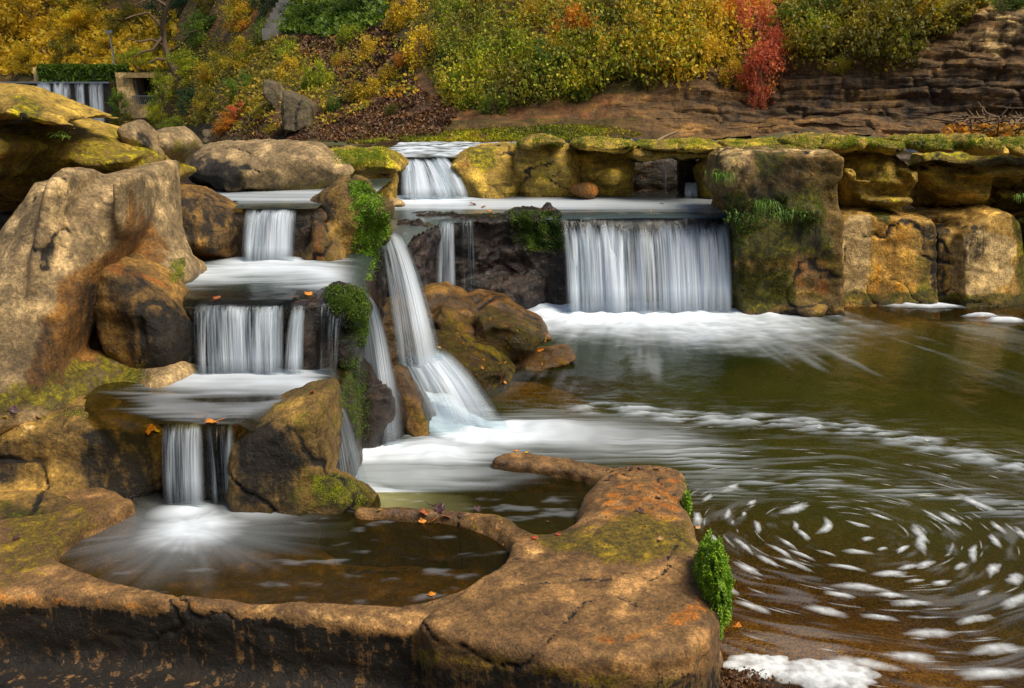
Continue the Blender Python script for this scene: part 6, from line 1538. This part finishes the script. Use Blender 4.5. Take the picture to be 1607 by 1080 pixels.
LV = [(318, 658, .15, 'rust', .9, 'curled rusty maple leaf standing on the lip above the nearest small waterfall'), (334, 664, .12, 'orange', .3, 'orange leaf tucked under the curled rusty maple leaf'),
      (232, 675, .12, 'orange', .2, 'flat orange leaf on the left end of the pothole lip'), (246, 677, .07, 'yellow', .2, 'small orange yellow leaf right of the flat orange leaf'),
      (680, 796, .12, 'purple', 1.0, 'dark curled leaf on top of the leaf pile between the two potholes'), (690, 803, .11, 'purple', .9, 'second dark leaf of the pile between the potholes'),
      (668, 806, .09, 'rust', .4, 'rust leaf at the left of the pile between the potholes'), (682, 815, .08, 'orange', .2, 'bright orange leaf at the front of the leaf pile'), (664, 817, .07, 'orange', .1, 'orange leaf half sunk left of the leaf pile'),
      (702, 812, .08, 'rust', .3, 'reddish leaf at the right of the leaf pile'), (722, 811, .07, 'brown', .3, 'brown leaf right of the reddish one on the rim'), (750, 803, .08, 'purple', .8, 'dark curled leaf standing alone on the rim between potholes'),
      (596, 801, .045, 'yellow', .1, 'small yellow leaf at the foot of the mossy block toe'), (1004, 803, .065, 'brown', .6, 'dark curled leaf in the middle of the slab arm'), (1034, 782, .055, 'brown', .4, 'small dark leaf near the upper right of the slab arm'),
      (1034, 848, .06, 'tan', .3, 'tan leaf on the slab arm near the green moss'), (1096, 830, .06, 'tan', .4, 'tan leaf on the edge right above the green moss'), (876, 840, .04, 'red', .1, 'small dark red leaf on the rim between the potholes'),
      (838, 846, .05, 'red', .1, 'dark red leaf at the left of the rim crossing'), (860, 820, .03, 'brown', .3, 'tiny brown leaf beside the second pothole'), (1155, 985, .075, 'orange', .7, 'orange red leaf floating beside the green moss'),
      (20, 644, .09, 'purple', .9, 'dark curled leaf at the left edge above the front boulder'), (8, 655, .05, 'yellow', .3, 'little yellow green leaf beside the dark curled leaf at left'), (24, 846, .075, 'brown', .4, 'brown leaf at the left edge beside the pothole'),
      (485, 464, .10, 'orange', .6, 'orange leaf on the dark lip beside the bent strand'), (463, 468, .08, 'rust', .6, 'rust leaf on the dark lip left of the orange leaf'), (340, 470, .09, 'rust', .5, 'rust leaf at the lip of the middle waterfall'),
      (743, 322, .16, 'rust', .9, 'rusty leaf cluster at the rim of the black wall'), (758, 326, .12, 'rust', .6, 'second rusty leaf at the rim of the black wall'), (768, 332, .10, 'orange', .3, 'orange leaf on top of the black wall'),
      (1292, 0 + 1028 - 560, .0, 'tan', 0, ''), (848, 544 + 8, .12, 'orange', .4, 'orange leaf below the golden boulder'), (690, 547, .08, 'tan', .3, 'pale leaf on the olive boulder'),
      (490, 618, .06, 'rust', .6, 'rust leaf on the top of the upright mossy block'), (810, 709, .06, 'orange', .1, 'orange leaf on the far rim of the second pothole'), (826, 711, .05, 'yellow', .1, 'yellow leaf next to the orange one on the far rim'),
      (990, 738, .06, 'brown', .6, 'brown leaf at the far edge of the slab arm'), (1006, 736, .06, 'brown', .7, 'dark brown leaf in a row at the far edge of the slab arm'), (1030, 738, .05, 'brown', .6, 'small brown leaf at the far right corner of the slab'),
      (1008, 806, .04, 'brown', .4, 'tiny dark leaf scrap on the slab arm'), (60, 655, .06, 'rust', .3, 'small rust leaf on the top of the broad front boulder'), (695, 700 + 122, .0, 'tan', 0, ''), (678, 935, .06, 'orange', .1, 'orange leaf under the water near the front rim of the pothole'),
      (1094, 300 + 545, .0, 'tan', 0, '')]
for i, (px, py, s, c_, cu, lab) in enumerate(LV):
    if s == 0: continue
    p, tl = drop(px, py, .006 + s * .05)
    maple('maple_leaf', lab, p, s * 1.05, LC[c_], (i * 2.4) % 6.28, (tl[0] * .6 + cu * .5, tl[1] * .6), cu, group='fallen leaves')
def drape(name, label, poly, n, size, mat, thick=.02, up=.6, grav=-.15):
    size *= .62; thick *= .5; grav += .1; n = int(n * 1.2)
    poly = np.array(poly, float); lo = poly.min(0); hi = poly.max(0); rr = np.random.default_rng(int(lo[0] * 7 + hi[1]))
    Q = lo + rr.uniform(size=(n * 5, 2)) * (hi - lo); Q = Q[(poly_sd(Q[:, 0], Q[:, 1], poly) < -3 + 9 * rr.normal(size=len(Q)))]
    Q = Q[fbm(Q[:, 0] * .06, Q[:, 1] * .06, 0 * Q[:, 0], 1, 3, 9) > grav + .22 * rr.normal(size=len(Q))][:n]
    C = []
    for q in Q:
        ok, loc, nor, idx, ob, mt = SC.ray_cast(DG, Vector((0, 0, H)), Vector(ray(q[0], q[1])).normalized())
        if ok and ob.name.startswith(('rock', 'mossy', 'boulder', 'capstone', 'overhang')): C.append(np.array(loc) + np.array(nor) * thick * rr.uniform(0, 1) * (1 + .8 * perlin(loc.x * 14, loc.y * 14, loc.z * 14)))
    V, F, r = leaf_cloud(np.array(C), size, np.clip(rr.uniform(0, .6, len(C)) + .5 * fbm(np.array(C)[:, 0], np.array(C)[:, 1], np.array(C)[:, 2], 9, 2), 0, 1), up=up)
    return tag(mk(name, V, F, mat, attrs=dict(rnd=r), smooth=False), kind='stuff')
drape('moss', '', [(548, 284), (572, 284), (582, 305), (600, 325), (612, 350), (608, 378), (592, 392), (586, 430), (566, 440), (556, 410), (566, 370), (562, 330), (552, 305)], 9000, .022, M['moss'], .035)
drape('moss', '', [(508, 455), (540, 447), (576, 462), (580, 500), (572, 545), (560, 520), (552, 490), (520, 480)], 6000, .018, LM['green'], .03)
drape('moss', '', [(530, 560), (560, 560), (580, 640), (560, 690), (535, 650)], 2500, .016, LM['green'], .02)
drape('moss', '', [(1140, 300), (1165, 320), (1210, 312), (1250, 322), (1292, 318), (1296, 340), (1262, 362), (1235, 345), (1190, 352), (1160, 392), (1142, 360)], 4200, .026, LM['green'], .04, grav=-.02)
drape('leaf_litter', '', [(850, 850), (930, 790), (970, 742), (1070, 742), (1085, 830), (1100, 880), (1000, 890), (900, 870)], 90, .022, LM['litter'], .006, grav=-.3)
drape('leaf_litter', '', [(600, 800), (780, 812), (850, 860), (830, 868), (770, 835), (600, 806)], 90, .022, LM['orange'], .006, grav=-.3)
drape('leaf_litter', '', [(0, 820), (160, 800), (100, 860), (60, 900), (0, 930)], 50, .022, LM['litter'], .006, grav=-.3)
drape('leaf_litter', '', [(920, 732), (1060, 732), (1076, 742), (930, 742)], 60, .025, LM['litter'], .006, grav=-.5)
drape('moss', '', [(1150, 400), (1240, 400), (1250, 475), (1150, 465)], 4000, .022, LM['olive'], .03, grav=0.)
drape('moss', '', [(515, 232), (600, 230), (628, 245), (600, 256), (540, 258)], 3500, .024, LM['lime'], .03, grav=0)
drape('moss', '', [(800, 212), (1130, 216), (1240, 214), (1400, 212), (1607, 214), (1607, 232), (1400, 234), (1240, 230), (1100, 230), (900, 228), (810, 226)], 9000, .030, LM['lime'], .03, grav=.02)
drape('moss', '', [(1180, 320), (1300, 260), (1450, 240), (1607, 240), (1607, 330), (1300, 335)], 3000, .025, LM['olive'], .02, grav=.22)
drape('moss', '', [(490, 750), (520, 745), (565, 768), (595, 790), (560, 785), (500, 775)], 2500, .010, LM['lime'], .012, grav=-.1)
drape('moss', '', [(130, 640), (190, 600), (222, 572), (224, 590), (190, 625), (135, 655), (60, 660)], 3000, .012, LM['lime'], .015, grav=-.1)
drape('moss', '', [(265, 425), (288, 405), (290, 425), (268, 445)], 900, .014, LM['lime'], .015, grav=-.3)
drape('moss', '', [(800, 330), (880, 332), (884, 385), (840, 395), (800, 360)], 3500, .03, LM['green'], .04, grav=-.1)
drape('moss', '', [(1070, 760), (1082, 745), (1084, 790), (1110, 850), (1104, 860)], 900, .010, M['moss'], .02, grav=-.4)
# leaf debris bank at the bottom right of the slab
C = np.array([P(1130 + abs(rng.normal()) * 34, 1062 + rng.uniform(-10, 45), .03) + rng.normal(size=3) * .012 for _ in range(900)])
V, F, rn = leaf_cloud(C, .022, rng.uniform(0, 1, len(C))); tag(mk('leaf_litter', V, F, LM['litter'], attrs=dict(rnd=rn), smooth=False), kind='stuff')
# tiny fallen leaves dotted over the upper rocks
C = []
for i in range(90):
    px = rng.uniform(640, 1600); py = rng.uniform(212, 345) if i % 2 else rng.uniform(500, 600)
    if py > 400: px = rng.uniform(640, 860)
    p, _ = drop(px, py, .01)
    if p[1] < 18: C.append(p)
V, F, rn = leaf_cloud(np.array(C), .035, rng.uniform(0, 1, len(C))); tag(mk('leaf_litter', V, F, LM['orange'], attrs=dict(rnd=rn), smooth=False), kind='stuff')
print('all', time.time() - T0)

# ------------------------------------------------------------------ camera, light, sky
cam = bpy.data.cameras.new('camera'); co = bpy.data.objects.new('camera', cam); COL.objects.link(co)
co.location = (0, 0, H); co.rotation_euler = (math.pi / 2 - TH, 0, 0)
cam.sensor_width = 36; cam.lens = FOC / 1607 * 36; cam.clip_end = 2000; cam.clip_start = .05
SC.camera = co
SUN_EL, SUN_AZ = math.radians(56), math.radians(118)      # azimuth from +Y towards +X... light from front right, above
w = bpy.data.worlds.new('World'); SC.world = w; w.use_nodes = True
nt = w.node_tree; bg = nt.nodes['Background']
sky = nt.nodes.new('ShaderNodeTexSky'); sky.sky_type = 'NISHITA'; sky.sun_disc = False
sky.sun_elevation = SUN_EL; sky.sun_rotation = SUN_AZ; sky.air_density = 1.0; sky.dust_density = 3.0
hs = nt.nodes.new('ShaderNodeHueSaturation'); hs.inputs['Saturation'].default_value = 1.0; nt.links.new(sky.outputs[0], hs.inputs['Color']); nt.links.new(hs.outputs[0], bg.inputs[0]); bg.inputs[1].default_value = .085
sl = bpy.data.lights.new('sun', 'SUN'); sl.energy = 2.8; sl.angle = math.radians(30); sl.color = (1, .89, .70)
so = bpy.data.objects.new('sun', sl); COL.objects.link(so)
d = np.array([math.sin(SUN_AZ) * math.cos(SUN_EL), math.cos(SUN_AZ) * math.cos(SUN_EL), math.sin(SUN_EL)])
from mathutils import Vector
so.rotation_euler = Vector(d).to_track_quat('Z', 'Y').to_euler(); so.location = Vector(d * 30)
SC.view_settings.view_transform = 'Standard'; SC.view_settings.look = 'None'; SC.view_settings.gamma = 1
SC.view_settings.exposure = 0.6
SC.cycles.max_bounces = 8; SC.cycles.transparent_max_bounces = 24; SC.cycles.diffuse_bounces = 3
SC.cycles.use_denoising = True
print('script', time.time() - T0)
